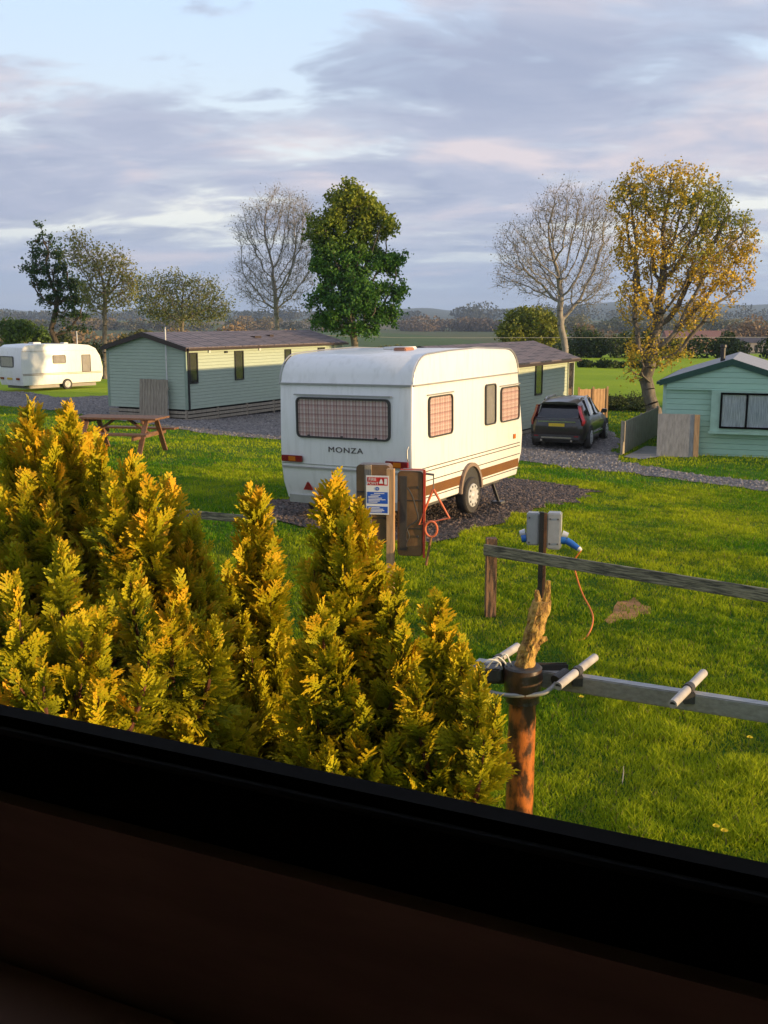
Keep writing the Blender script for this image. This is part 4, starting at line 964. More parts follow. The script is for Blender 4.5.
MB().tube([(0.9, 3.9, 2.5), (0.9, 3.9, 3.3)], 0.03, 8).build('aerial', 'white_pvc', FC)
MB().box(-fx4 + .2, fx4 - .2, 0.4, 5.0, 0.12, 0.295).build('chassis', 'steel', FC)

# ------------------------------------------------------------------ the black car
ca = R(22); cp = at(557, 448, 34.0)
CR = thing('parked_car', 'black estate off-roader with yellow rear plate parked beside the pale green home', 'car', on_ground(cp.x, cp.y + 0.2, 0.02), -ca)
def hull(y, zb, wb, zw, ww, zt, wt):
    half = [(wb, zb), (wb + (ww - wb) * .6, zb + (zw - zb) * .35), (ww, zb + (zw - zb) * .7), (ww - .02, zw), (wt, zt)]
    return [(a, y, b) for a, b in half] + [(-a, y, b) for a, b in reversed(half)]
secs = [(0.0, .45, .60, .75, .66, .96, .58), (0.05, .38, .72, .78, .80, 1.02, .70), (0.16, .33, .82, .79, .91, 1.05, .78), (0.40, .30, .86, .80, .945, 1.08, .84), (1.2, .28, .88, .82, .95, 1.06, .87), (2.6, .28, .88, .82, .95, 1.03, .87), (3.3, .28, .88, .82, .94, 1.02, .82), (3.9, .30, .86, .78, .92, .95, .74), (4.4, .34, .78, .70, .84, .86, .62), (4.62, .42, .60, .62, .66, .74, .48)]
MB().loft([hull(*s) for s in secs]).build('body', 'car_paint', CR, smooth_ang=50)
def gh(y, zb, wb, zt, wt): return [(wb, y, zb), (wb - (wb - wt) * .5, y, zb + (zt - zb) * .55), (wt, y, zt), (wt * .6, y, zt + 0.0), (-wt * .6, y, zt), (-wt, y, zt), (-wb + (wb - wt) * .5, y, zb + (zt - zb) * .55), (-wb, y, zb)]
MB().loft([gh(0.12, 1.00, .70, 1.04, .68), gh(0.50, 1.05, .82, 1.50, .60), gh(1.2, 1.05, .86, 1.60, .62), (gh(2.2, 1.04, .86, 1.60, .62)), gh(2.6, 1.02, .86, 1.50, .60), gh(3.35, 1.0, .80, 1.02, .74)]).build('window', 'car_glass', CR, smooth_ang=40)
m = MB(); m.loft([[(x, y, z) for x, z in ((.62, zt - .03), (.64, zt - .06), (.52, zt + .03), (0, zt + .055), (-.52, zt + .03), (-.64, zt - .06), (-.62, zt - .03))] for y, zt in ((0.28, 1.50), (0.55, 1.56), (1.2, 1.62), (2.0, 1.61), (2.62, 1.50))]); m.build('roof', 'car_paint', CR, smooth_ang=50)
for s in (-1, 1):
    MB().tube([(s * .56, 0.75, 1.60), (s * .56, 0.85, 1.655), (s * .56, 2.1, 1.655), (s * .56, 2.25, 1.60)], .016, 8).build('roof_rail', 'chrome', CR)
    for yy in (1.05, 2.0): MB().beam((s * .872, yy, 1.04), (s * .645, yy + (.0), 1.58), .05, .07, up=(0, 1, 0)).build('pillar', 'car_paint', CR)
    l = MB(); l.loft([[(s * a, y, z) for (a, y) in ((w0 + .05, .07), (w0 + .13, .12), (w0 + .15, .34), (w0 + .02, .30))] for w0, z in ((.74, .80), (.76, .95), (.72, 1.05), (.655, 1.22), (.60, 1.45))]); l.build('tail_lamp', 'red_lens', CR, smooth_ang=40)
    mi = MB(); mi.loft([[(s * x, 2.75 + dy, z) for x, z in ((.90, 1.02), (1.10, 1.03), (1.12, 1.16), (.94, 1.17))] for dy in (0, .12)]); mi.build('mirror', 'car_paint', CR, bevel=.02)
    MB().box(s * .954 - .012, s * .954 + .012, 1.0, 3.0, 0.42, 0.47).build('sill_trim', 'chrome', CR)
    for yy in (0.92, 3.72):
        a = MB(); n = 12
        for k in range(n):
            t0, t1 = PI * k / n, PI * (k + 1) / n
            a.prism([(yy + .41 * math.cos(t0), .36 + .41 * math.sin(t0)), (yy + .41 * math.cos(t1), .36 + .41 * math.sin(t1)), (yy + .355 * math.cos(t1), .36 + .355 * math.sin(t1)), (yy + .355 * math.cos(t0), .36 + .355 * math.sin(t0))], 'x', s * .90, s * .965)
        a.build('wheel_arch', 'rubber', CR); wheel(CR, s * .86, yy, .355, .355, .23, s)
MB().box(-.78, .78, -.045, .04, .34, .50).build('bumper', 'rubber', CR, bevel=.02)
MB().box(-.50, .50, -.055, -.046, .38, .43).build('bumper_trim', 'chrome', CR)
MB().box(-.62, .62, -.03, .06, .905, .945).build('tailgate_trim', 'chrome', CR)
pl = MB().box(-.26, .26, -.035, -.005, .77, .87).build('number_plate', 'plate_yellow', CR)
text_mesh('VOLVO', .10, .004, 'lettering', 'chrome', CR, (0, .02, .99), (PI / 2, 0, 0), sx=1.0, spacing=1.9)
for s in (-1, 1):
    MB().box(s * .66 - .07, s * .66 + .07, -.052, -.044, .44, .48).build('reflector', 'red_lens', CR)
    MB().tube([(s * .5, -.03, .31), (s * .5, .2, .31)], .04).build('exhaust', 'chrome', CR)
MB().box(-.80, .80, .25, 4.3, .22, .33).build('underbody', 'rubber', CR)

# ------------------------------------------------------------------ picnic table
tp = Vector((-6.75, 27.0, 0)); TBL = thing('picnic_table', 'brown wooden picnic table with attached benches on the grass at the left', 'picnic table', on_ground(tp.x, tp.y), R(-12)); TBL.scale = (1.25, 1.2, 1.2)
m = MB()
for k in range(5): m.box(-0.9, 0.9, -0.37 + k * .15, -0.37 + k * .15 + .14, .72, .76)
m.build('table_top', 'table_wood', TBL)
for s in (-1, 1):
    b = MB(); b.box(-.9, .9, s * .72 - .13 - .0, s * .72 - .005, .43, .47); b.box(-.9, .9, s * .72 + .005, s * .72 + .13, .43, .47); b.build('bench', 'table_wood', TBL)
for s in (-1, 1):
    for q in (-1, 1): MB().beam((s * .65, q * .25, .70), (s * .65, q * .68, -.02), .045, .10, up=(1, 0, 0)).build('leg', 'table_wood', TBL)
    MB().box(s * .65 - .075, s * .65 - .028, -.82, .82, .335, .425).build('crossbar', 'table_wood', TBL)
    MB().box(s * .65 - .075, s * .65 - .028, -.36, .36, .63, .715).build('top_support', 'table_wood', TBL)
    MB().beam((s * .60, 0, .40), (s * .15, 0, .70), .09, .04, up=(0, 0, 1)).build('brace', 'table_wood', TBL)

# ------------------------------------------------------------------ fence with two posts, rail; low rail on the left
RD = Vector((0.911, -0.412, 0))
fp = ground_at(490, 619)
a_ = at(484, 549, fp.y + 0.02)
FN = thing('rail_fence', 'low weathered fence of one rail nailed to a short square post across the lawn', 'fence', fp)
MB().box(-0.055, 0.055, -0.055, 0.055, -0.15, 0.82).build('post', 'post_wood', FN, bevel=0.006)
MB().beam((-0.08, -0.075 + .0, 0.715), (-0.08 + 4.6 * .78, -0.075 - 4.6 * .626, 0.71), 0.032, 0.115).build('rail', 'rail_wood', FN, bevel=0.004)
q = Vector((4.2 * .78, -4.2 * .626, 0)); MB().box(q.x - .05, q.x + .05, q.y - .02, q.y + .09, -0.15, 0.8).build('post', 'post_wood', FN, bevel=.006)
# left piece of rail beyond the bushes
lp = ground_at(236, 560); lp2 = Vector((lp.x - 2.6, lp.y + 1.15, 0))
LF = thing('rail_fence', 'length of low grey fence rail seen behind the bushes on the left', 'fence', on_ground(lp.x, lp.y))
rp = at(250, 518, lp.y + 0.0)
MB().beam((0.55, -0.25, rp.z - lp.z), (-2.6, 1.15, rp.z - lp.z), 0.035, 0.10).build('rail', 'rail_wood', LF, bevel=.004)
for k in (0.35, -2.0): MB().box(k - .05, k + .05, -k * .44 + .03, -k * .44 + .13, -.1, rp.z - lp.z + .1).build('post', 'post_wood', LF)

# ------------------------------------------------------------------ hook-up post
hp = Vector((at(541, 590, 10.6).x, 10.6, 0))
HK = thing('hookup_post', 'black steel post carrying grey electric hook-up boxes behind the fence rail', 'power post', on_ground(hp.x, hp.y), R(-14))
zt_ = at(541, 512, 10.6).z - float(tz(hp.x, hp.y))
MB().box(-.035, .012, -.02, .02, -.2, zt_).build('post', 'black_metal', HK); MB().box(.013, .040, -.015, .03, -.2, zt_ - .01).build('side_plate', mat('rusty_steel', (.20, .085, .03), .7, (.09, .04, .02), 15), HK)
bx1 = MB().box(-.17, -.04, -.0 + .022, .14, zt_ - .36, zt_ - .02).build('socket_box', 'grey_box', HK, bevel=.012)
bx2 = MB().box(.042, .185, .0, .15, zt_ - .39, zt_ - .01).build('socket_box', 'grey_box', HK, bevel=.012)
for b_, xx0, yy0 in ((bx1, -.14, .02), (bx2, .075, -.002), (bx2, .155, -.002)):
    for zz_ in (zt_ - .07, zt_ - .33): MB().tube([(xx0, yy0 - .006, zz_), (xx0, yy0 + .002, zz_)], .009, 8).build('screw', 'steel', b_)
for s, b_ in ((-1, bx1), (1, bx2)):
    x0 = -.17 if s < 0 else .185
    so_ = MB().tube([(x0 + s * .0, .07, zt_ - .29), (x0 + s * .05, .07, zt_ - .30)], [.05, .045], 14).build('socket', 'blue_plastic', b_, smooth_ang=40)
    MB().tube([(x0 + s * .012, .07, zt_ - .235), (x0 + s * .07, .07, zt_ - .25)], [.04, .03], 12).build('socket_lid', 'clear_plastic', so_, smooth_ang=40)
pg = MB().tube([(.24, .06, zt_ - .30), (.29, .05, zt_ - .325), (.35, .03, zt_ - .36), (.37, .02, zt_ - .37)], [.036, .036, .03, .028], 14).build('plug', 'blue_plastic', HK, smooth_ang=40)
MB().tube([(.37, .02, zt_ - .37), (.395, .01, zt_ - .385)], [.029, .02], 12).build('plug_collar', 'sign_white', pg, smooth_ang=40)
# orange cable
ce = ground_at(585, 641)
ca0 = HK.matrix_world if False else None
cth = R(-14); wx = hp.x + .395 * math.cos(cth) - .01 * math.sin(cth); wy = hp.y + .395 * math.sin(cth) + .01 * math.cos(cth)
c_pts = [Vector((wx, wy, on_ground(hp.x, hp.y).z + zt_ - .385))]
for px, py, D in ((574, 562, 10.52), (577, 578, 10.45), (583, 595, 10.3), (590, 608, 10.15), (593, 618, 10.0), (591, 629, 9.8)): c_pts.append(at(px, py, D))
c_pts.append(Vector((ce.x, ce.y, ce.z + .02))); c_pts.append(Vector((ce.x - .10, ce.y - .05, ce.z + .008)))
def spline(pts, n=8):
    o = []
    for i in range(len(pts) - 1):
        p0, p1, p2, p3 = pts[max(i - 1, 0)], pts[i], pts[i + 1], pts[min(i + 2, len(pts) - 1)]
        for k in range(n):
            t = k / n; o.append(0.5 * ((2 * p1) + (p2 - p0) * t + (2 * p0 - 5 * p1 + 4 * p2 - p3) * t * t + (3 * p1 - p0 - 3 * p2 + p3) * t ** 3))
    return o + [pts[-1]]
cb = MB().tube(spline(c_pts), .0085, 8).build('power_cable', 'orange_cable', smooth_ang=60)
tag(cb, 'bright orange cable hanging from the blue plug down into the grass', 'cable')

# ------------------------------------------------------------------ fire point
FD = 10.6
s0 = at(393, 560, FD); FPt = thing('fire_point', 'fire point with brown moulded cabinets on a wooden post holding a notice', 'fire point', on_ground(s0.x, s0.y), R(-10))
gz = float(tz(s0.x, s0.y)); lz = lambda py: at(393, py, FD).z - gz
lxx = lambda px: (px - 393) / FPX * FD * 1.0
MB().box(-.055, .022, -.095, -.015, -.2, lz(468)).build('post', 'new_wood', FPt, bevel=.004)
MB().box(lxx(363), lxx(370), .02, .08, -.2, lz(466)).build('post', 'old_wood', FPt, bevel=.004)
def cabinet(x0, x1, z0, z1, y0, y1, nm, ribs=(0.33, 0.66)):
    o = MB(); hh = z1 - z0
    o.prism(rrect((x0 + x1) / 2, (z0 + z1) / 2, x1 - x0, hh, .045), 'y', y0, y1); o = o.build(nm, 'hose_brown', FPt, bevel=.012, smooth_ang=50)
    c = MB()
    for k in ribs: c.box(x0 + .01, x1 - .01, y0 - .012, y0 - .001, z0 + hh * k - .006, z0 + hh * k + .006)
    c.build('rib', 'dark_line', o)
    return o
cabinet(lxx(354), lxx(389), lz(545), lz(466), .04, .24, 'cabinet')
cab = cabinet(lxx(397), lxx(423.5), lz(556), lz(471), .02, .24, 'cabinet')
MB().box(lxx(399.5), lxx(407), .0 + .002, .019, lz(550), lz(476)).build('cabinet_recess', 'rubber', cab)
hs = [(lxx(408), -.02, lz(487)), (lxx(413), -.03, lz(495)), (lxx(417), -.03, lz(508)), (lxx(419), -.03, lz(518)), (lxx(411), -.03, lz(524)), (lxx(408), -.03, lz(528)), (lxx(410), -.03, lz(535)), (lxx(407), -.02, lz(542))]
MB().tube(spline([Vector(h) for h in hs]), .008, 6).build('hose', 'rubber', cab)
for py in (487, 536): MB().tube([(lxx(418), -.0, lz(py)), (lxx(418), .019, lz(py))], .014, 8).build('catch', 'rubber', cab)
MB().box(lxx(423.6), lxx(425.6), .01, .035, lz(557), lz(470)).build('red_edge', 'red_paint', FPt)
MB().box(lxx(400), lxx(425.6), .01, .035, lz(470) + .002, lz(470) + .010).build('red_edge', 'red_paint', FPt)
MB().tube([(lxx(425), .05, lz(473.5)), (lxx(434), .05, lz(474.5))], .012, 8).build('bracket', 'steel', FPt)
# notice
nx0, nx1, nz0, nz1 = lxx(367.2), lxx(390.5), lz(513), lz(474.5)
NT = thing('fire_notice', 'white fire notice with red header and blue text panels fixed to the fire point post', 'notice', FPt.location, R(-10))
yF = -.108
MB().box(nx0, nx1, yF, yF + .006, nz0, nz1).build('plate', 'sign_white', NT)
def nbox(u0, u1, v0, v1, mt, nm, dy=.0015, par=NT):
    w_, h_ = nx1 - nx0, nz1 - nz0; return MB().box(nx0 + w_ * u0, nx0 + w_ * u1, yF - dy, yF - dy + .0012, nz1 - h_ * v1, nz1 - h_ * v0).build(nm, mt, par)
nbox(.05, .95, .04, .25, 'red', 'header'); nbox(.05, .95, .42, .72, 'sign_blue', 'text_panel'); nbox(.05, .95, .79, .96, 'sign_blue', 'text_panel')
w_ = nx1 - nx0; h_ = nz1 - nz0
def ntext(t, size, u, v, mt, sx=1): text_mesh(t, size, .0006, 'lettering', mt, NT, (nx0 + w_ * u, yF - .003, nz1 - h_ * v), (PI / 2, 0, 0), sx=sx)
ntext('FIRE', .045, .28, .10, 'sign_white'); ntext('POINT', .040, .30, .20, 'sign_white')
m = MB(); m.prism([(-.022, -.02), (.022, -.02), (.012, .012), (0, .03), (-.012, .010)], 'y', -.001, .0, T=Matrix.Translation((nx0 + w_ * .66, yF - .003, nz1 - h_ * .15)))
m.box(nx0 + w_ * .80, nx0 + w_ * .92, yF - .004, yF - .003, nz1 - h_ * .22, nz1 - h_ * .07); m.build('symbol', 'sign_white', NT)
m = MB(); c0 = (nx0 + w_ * .5, nz1 - h_ * .335)
m.ring([(c0[0] + .019 * math.cos(R(a)), c0[1] + .019 * math.sin(R(a))) for a in range(0, 360, 20)], [(c0[0] + .010 * math.cos(R(a)), c0[1] + .010 * math.sin(R(a))) for a in range(0, 360, 20)], 'y', yF - .003, yF - .0015)
m.build('symbol', 'sign_blue', NT)
m = MB()
for k, (v, a, b) in enumerate(((.455, .35, .80), (.50, .2, .62), (.54, .1, .55), (.575, .1, .7), (.615, .1, .85), (.65, .1, .6), (.685, .1, .5), (.825, .1, .6), (.86, .1, .75), (.895, .1, .8), (.93, .1, .7))):
    m.box(nx0 + w_ * a, nx0 + w_ * b, yF - .0035, yF - .002, nz1 - h_ * (v + .009), nz1 - h_ * (v - .009))
m.build('text_line', 'sign_white', NT)
# fire bell triangle + striker
M['tri_paint'] = mat('tri_paint', (.78, .20, .08), .4, (.6, .14, .05), 15)
TR = thing('bell_triangle', 'orange-red steel triangle alarm hanging beside the fire point with its ring striker', 'alarm triangle', FPt.location, R(-10))
T3 = [Vector((lxx(433.5), .05, lz(489))), Vector((lxx(450), .05, lz(517))), Vector((lxx(419.5), .02, lz(524)))]
MB().tube([T3[0], T3[1], T3[2], T3[0] + Vector((-.004, 0, 0))], .014, 8).build('triangle', 'tri_paint', TR)
MB().tube([(lxx(433.5), .05, lz(474)), (lxx(433.5), .05, lz(489))], .007, 6).build('chain', 'steel', TR)
rc = (lxx(432), lz(528)); MB().tube([(rc[0] + .062 * math.cos(R(a)), .01, rc[1] + .10 * math.sin(R(a)) * .8) for a in range(0, 361, 20)], .012, 8).build('ring', 'tri_paint', TR)
MB().tube([(rc[0], .01, rc[1] - .08), (rc[0] - .05, .01, lz(566) + .02)], .013, 8).build('striker', mat('striker', (.30, .14, .06), .6, (.15, .07, .03), 20), TR)

# ------------------------------------------------------------------ rusty post with log, aerial boom
PDp = 3.6
pb_ = at(521, 760, PDp); PX = pb_.x
RP = thing('rusty_post', 'rusty orange pipe post with black clamp collar right of the bushes', 'post', on_ground(PX, PDp))
z0 = at(521, 690, PDp).z
pts = [(0, 0, -.1), (0, 0, .6), (-.004, 0, 1.0), (0, 0, z0 - .12), (0.0, 0, z0 - .02)]
MB().tube(pts, [.052, .052, .052, .050, .050], 20).build('pipe', 'rust', RP, smooth_ang=50)
MB().tube([(0, 0, z0 - .045), (0, 0, z0 - .04), (0, 0, z0 - .02), (0, 0, z0 + .0), (0, 0, z0 + .05), (0, 0, z0 + .085)], [.050, .062, .060, .066, .072, .066], 20).build('collar', 'rust_dark', RP, smooth_ang=50)
MB().tube([(0, 0, z0 + .086), (0, 0, z0 + .092)], [.068, .060], 20).build('collar_top', 'rubber', RP)
LG = thing('log', 'broken yellow-brown log stub standing upright in the top of the rusty post', 'log', (PX, PDp, on_ground(PX, PDp).z + z0 + .085))
def log_mesh(pts, rad, n=22, amp=.10, seed=0):
    r_ = np.random.default_rng(seed); rings = []
    for i, (p, r) in enumerate(zip(pts, rad)):
        ring = []
        for k in range(n):
            t = 2 * PI * k / n
            rr = r * (1 + amp * (math.sin(3 * t + i * .12 + seed) * .5 + math.sin(7 * t - i * .1) * .35) + r_.normal(0, amp * .55))
            ring.append((p[0] + rr * math.cos(t), p[1] + rr * math.sin(t), p[2]))
        rings.append(ring)
    return rings
lt = at(543, 601, PDp).z - (LG.location.z); lxo = at(543, 600, PDp).x - PX
N_ = 26
pp = [(lxo * (k / N_) ** 1.1 * .95 - .0, 0.006 * math.sin(k * .3), -.02 + (lt + .02) * k / N_) for k in range(N_ + 1)]
rd = [.036 - .0002 * k + .002 * math.sin(k * .9) + (.004 if k > 18 else 0) for k in range(N_ + 1)]
MB().loft(log_mesh(pp, rd, amp=.07)).build('stem', 'bark_log', LG)
e = pp[-1]
for dx, dz, r in ((.018, .075, .012), (-.018, .04, .011)):
    MB().loft(log_mesh([(e[0] + dx * .6, 0, e[2] - .02), (e[0] + dx, 0, e[2] + dz * .5), (e[0] + dx * 1.1, 0, e[2] + dz)], [r * 1.2, r, r * .6], n=10, amp=.15, seed=3)).build('splinter', 'bark_log', LG)
bpt = pp[9]; MB().tube([(bpt[0], 0, bpt[2]), (bpt[0] + .045, -.01, bpt[2] + .035), (bpt[0] + .062, -.01, bpt[2] + .04)], [.017, .012, .008], 10).build('branch_stub', 'bark_log', LG)
# boom: parallel with our wall
BM = thing('aerial_boom', 'long grey metal boom with short tubes clamped across it, fixed beside the rusty post', 'aerial', (PX, PDp + .03, on_ground(PX, PDp).z))
def bp(t, dn=0.0): return Vector((.895 * t + .445 * dn, -.445 * t + .895 * dn, 0))
zb = z0 + .035
a0, a1 = bp(-.20, .06), bp(2.3, .06)
MB().beam((a0.x, a0.y, zb - .008), (a1.x, a1.y, zb - .008), .045, .062).build('boom', 'alu', BM, bevel=.004)
def cross_tube(px, py, tpar, L=.31):
    c = bp(tpar, .045); zc_ = zb + .040
    e_ = Vector((.57, .82, .0)).normalized() * (L / 2)
    t = MB().tube([c - e_ + Vector((0, 0, zc_ - .010)), c + e_ + Vector((0, 0, zc_ + .010))], .015, 14).build('cross_tube', 'tube_grey', BM, smooth_ang=50)
    MB().tube([c - e_ + Vector((0, 0, zc_ - .0102)), c - e_ * .995 + Vector((0, 0, zc_ - .0099))], .0095, 12).build('tube_end', 'rubber', t)
    cc = MB(); cc.tube([c - e_ * .10 + Vector((0, 0, zc_)), c + e_ * .10 + Vector((0, 0, zc_))], .019, 12); cc.box(c.x - .018, c.x + .018, c.y - .02, c.y + .02, zc_ - .05, zc_ - .012); cc.build('clamp', 'clamp', t)
for tp_ in (-.11, .19, .58, 1.1, 1.6): cross_tube(0, 0, tp_)
ub = [(-.22, .02, zb - .03), (-.12, -.05, zb - .035), (-.05, -.085, zb - .035), (.05, -.085, zb - .03), (.09, -.07, zb - .018), (.125, -.04, zb + .005)]
MB().tube(spline([Vector(u) for u in ub]), .008, 10).build('u_bolt', 'alu', BM, smooth_ang=60)
MB().tube([(.115, -.055, zb + .004), (.160, -.02, zb + .02)], .026, 14).build('bracket_nut', 'clamp', BM, smooth_ang=40)
m = MB(); m.box(-.17, .17, .015, .03, zb - .03, zb + .05); m.box(-.20, -.08, -.05, .02, zb + .0, zb + .05); m.build('bracket_plate', 'clamp', BM, bevel=.006)
for k in range(3):
    MB().tube(spline([Vector((-.16 + .03 * k, -.03, zb + .05)), Vector((-.13 + .03 * k, -.05, zb + .085 + .01 * k)), Vector((-.09 + .02 * k, -.04, zb + .075)), Vector((-.075 + .02 * k, -.02, zb + .04))]), .003, 6).build('wire', 'sign_white', BM)

# ------------------------------------------------------------------ flowers
def dandelion(px, py, lab):
    g_ = ground_at(px, py + 4); t = thing('dandelion', lab, 'flower', g_, 0, 'dandelions in the lawn')
    MB().tube([(0, 0, 0), (.004, .003, .05), (.008, 0, .075)], .0022, 5).build('stalk', mat('stalk', (.12, .16, .03), .6), t)
    m = MB()
    for k in range(16):
        a = 2 * PI * k / 16; c, s = math.cos(a), math.sin(a); r = .020
        m.add([(.008, 0, .074), (.008 + r * math.cos(a - .2), r * math.sin(a - .2), .082), (.008 + r * 1.15 * c, r * 1.15 * s, .083), (.008 + r * math.cos(a + .2), r * math.sin(a + .2), .082)], [(0, 1, 2, 3)])
        m.add([(.008, 0, .078), (.008 + r * .6 * math.cos(a - .25), r * .6 * math.sin(a - .25), .09), (.008 + r * .6 * math.cos(a + .25), r * .6 * math.sin(a + .25), .09)], [(0, 1, 2)])
    m.build('flower_head', 'flower', t)
dandelion(714, 836, 'left one of the two yellow dandelions near the window at the lower right'); dandelion(722, 842, 'right one of the two yellow dandelions near the window at the lower right')
dandelion(580, 706, 'lone yellow dandelion just right of the rusty post'); dandelion(748, 745, 'lone dandelion in the grass under the metal boom near the right edge')
g_ = ground_at(622, 786); st = MB().tube([(0, 0, 0), (.006, 0, .09), (.004, 0, .13)], [.0035, .003, .002], 6).build('dry_stalk', 'tube_grey', loc=g_); tag(st, 'single pale dry stalk standing up from the foreground grass', 'stalk')

# overhead wire
wr = MB().tube([(-12, 66, at(100, 336, 66).z + .3)] + [at(px, 337.5 - 0.3 * math.sin(px * .01), 66) for px in (400, 480, 560, 650, 768, 900)], .012, 5).build('overhead_wire', 'tube_grey'); tag(wr, 'thin pale overhead wire crossing behind the trees above the right-hand field', 'wire')

# ------------------------------------------------------------------ golden conifers under the window
def spray_template(seed, nodes=9, wk=1.15):
    """flat feathery frond, unit length along +y; returns verts (m,4,3), tipness (m,4)"""
    r_ = random.Random(seed); Q = []; K_ = []
    def scale_leaf(p, d, L, w, t0, t1, lift):
        d = d.normalized(); sd_ = Vector((-d.y, d.x, 0)); n = Vector((0, 0, 1))
        w = w * wk
        b = p; tip = p + d * L + n * lift; mid = p + d * L * .5
        Q.append([b, mid + sd_ * w - n * w * .35, tip, mid - sd_ * w - n * w * .35]); K_.append([t0, (t0 + t1) / 2, t1, (t0 + t1) / 2])
    for i in range(nodes):
        f = i / nodes; p = Vector((.03 * math.sin(i * 1.3 + seed), f * .92, 0)); 
        scale_leaf(p, Vector((.04 * math.sin(i), 1, 0)), .16, .030, f, f + .1, .01)
        for s in (-1, 1):
            L = (.40 * (1 - f) ** .75 + .10) * r_.uniform(.75, 1.15); a = R(r_.uniform(36, 52) * (1 - f * .35)); d = Vector((s * math.sin(a), math.cos(a), r_.uniform(-.25, .25)))
            m_ = max(2, int(L / (.075 if nodes > 6 else .12)))
            for j in range(m_):
                g = j / m_; q = p + d * L * g; tt = min(1, f * .55 + g * .45)
                scale_leaf(q, d, L / m_ * 1.45, .026, tt, min(1, tt + .15), .012)
                for s2 in (-1, 1):
                    if r_.random() < .88:
                        d2 = (d + Vector((s2 * .75 * (d.y), -s2 * .75 * d.x, r_.uniform(-.35, .35)))).normalized(); L2 = L * .26 * (1 - g * .45) * r_.uniform(.8, 1.3)
                        L2 = max(L2, .055)
                        scale_leaf(q, d2, L2, .021, tt, min(1, tt + .3), .01)
    return np.array([[tuple(v) for v in q] for q in Q]), np.array(K_)
TPL = [spray_template(s) for s in range(6)]; TPS = [spray_template(s + 10, 5, 2.3) for s in range(6)]
def conifer(label, trunk_xy, tops, seed, group='golden conifers under the window'):
    """tops: list of plume tips (Vector world, plume length). Each plume grows from near the trunk outwards and up."""
    r_ = np.random.default_rng(seed)
    bx, by = trunk_xy; bz = float(tz(bx, by))
    root = thing('golden_conifer', label, 'conifer shrub', (bx, by, bz), 0, group)
    Vs, Cs = [], []; stems = MB(); topz = max(t[0].z for t in tops) - .45
    stems.tube([(0, 0, -.05), (.01, .01, .8), (0, 0, 1.5), (0, 0, topz - bz)], [.05, .04, .025, .006], 8)
    for tip, PL in tops:
        hd = Vector((tip.x - bx, tip.y - by, 0)); base = Vector((bx + hd.x * .35, by + hd.y * .35, tip.z - PL * 1.05)); ctrl = Vector((bx + hd.x * .95, by + hd.y * .95, tip.z - PL * .62))
        n = int(PL / .0068); 
        cp_ = [base * (1 - t) ** 2 + ctrl * 2 * t * (1 - t) + tip * t * t for t in np.linspace(0, 1, 9)]
        stems.tube([p - Vector((bx, by, bz)) for p in cp_], [.012 * (1 - .85 * k / 8) for k in range(9)], 6)
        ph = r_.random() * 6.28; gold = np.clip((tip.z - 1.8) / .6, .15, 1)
        for k in range(n):
            t = (k + r_.random()) / n; p = base * (1 - t) ** 2 + ctrl * 2 * t * (1 - t) + tip * t * t
            tan = ((ctrl - base) * (1 - t) + (tip - ctrl) * t).normalized()
            ph += 2.39996 + r_.normal(0, .15)
            e1 = tan.cross(Vector((0, 1, .1))).normalized(); e2 = tan.cross(e1)
            rad = e1 * math.cos(ph) + e2 * math.sin(ph)
            rem = 1 - t
            L = PL * (.09 + .27 * rem ** .60) * r_.uniform(.6, 1.35); L = min(max(L, .032), .14)
            ang = R(18 + 38 * min(1, rem * 1.8)) * r_.uniform(.75, 1.2)
            d = (tan * math.cos(ang) + rad * math.sin(ang)).normalized(); d = (d + Vector((0, 0, .25))).normalized()
            side = d.cross(rad); 
            if side.length < 1e-3: continue
            side.normalize(); tw_ = r_.normal(0, .8); nrm = side.cross(d); s2 = side * math.cos(tw_) + nrm * math.sin(tw_); n2 = s2.cross(d)
            Q, Kt = (TPL if L > .075 else TPS)[r_.integers(0, 6)]
            Rm = np.array([tuple(s2), tuple(d), tuple(n2)]) * L
            Qb = Q.copy(); Qb[..., 2] -= .25 * (Q[..., 1] ** 2) * r_.uniform(-.6, .9)
            Rm = Rm.copy(); Rm[0] *= r_.uniform(.85, 1.15); sm = min(1.0, max(.5, .09 / L)) 
            V_ = Qb @ Rm + np.array([p.x - bx, p.y - by, p.z - bz])
            Vs.append(V_.reshape(-1, 3))
            g = np.clip(Kt * .78 + .25 * t - .05 + r_.normal(0, .14), 0, 1).ravel()[:, None]
            c0, c1, c2 = np.array([.040, .085, .008]), np.array([.50, .46, .014]), np.array([.88, .44, .025])  # deep base green carries painted shade of the inner pockets; gold tips are natural
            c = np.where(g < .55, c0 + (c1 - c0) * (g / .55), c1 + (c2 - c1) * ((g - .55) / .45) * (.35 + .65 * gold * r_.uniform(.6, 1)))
            Cs.append(c)
    V_ = np.concatenate(Vs); C_ = np.concatenate(Cs)
    stems.build('trunk', mat('conifer_bark', (.16, .05, .025), .8, (.08, .03, .018), 20), root)
    np_mesh('foliage', V_, [np.arange(len(V_)).reshape(-1, 4)], 'needle', parent=root, col=C_)
    return root
def fill(cx, cy, rx, ry, ztop, zlow, n, PL, seed, coneness=.75):
    """plume tips spread over the outside of the shrub from near its top down"""
    r_ = np.random.default_rng(seed); out_ = []
    for k in range(n):
        f = (k + .5) / n; z = ztop - (ztop - zlow) * f ** .8; rr = (.25 + .75 * f ** coneness)
        a = k * 2.39996 + r_.normal(0, .3); out_.append((Vector((cx + rx * rr * math.cos(a), cy + ry * rr * math.sin(a), z + r_.normal(0, .03))), PL * r_.uniform(.75, 1.2)))
    return out_
def tp3(px, py, D, PL): return (at(px, py + 20, D), PL)
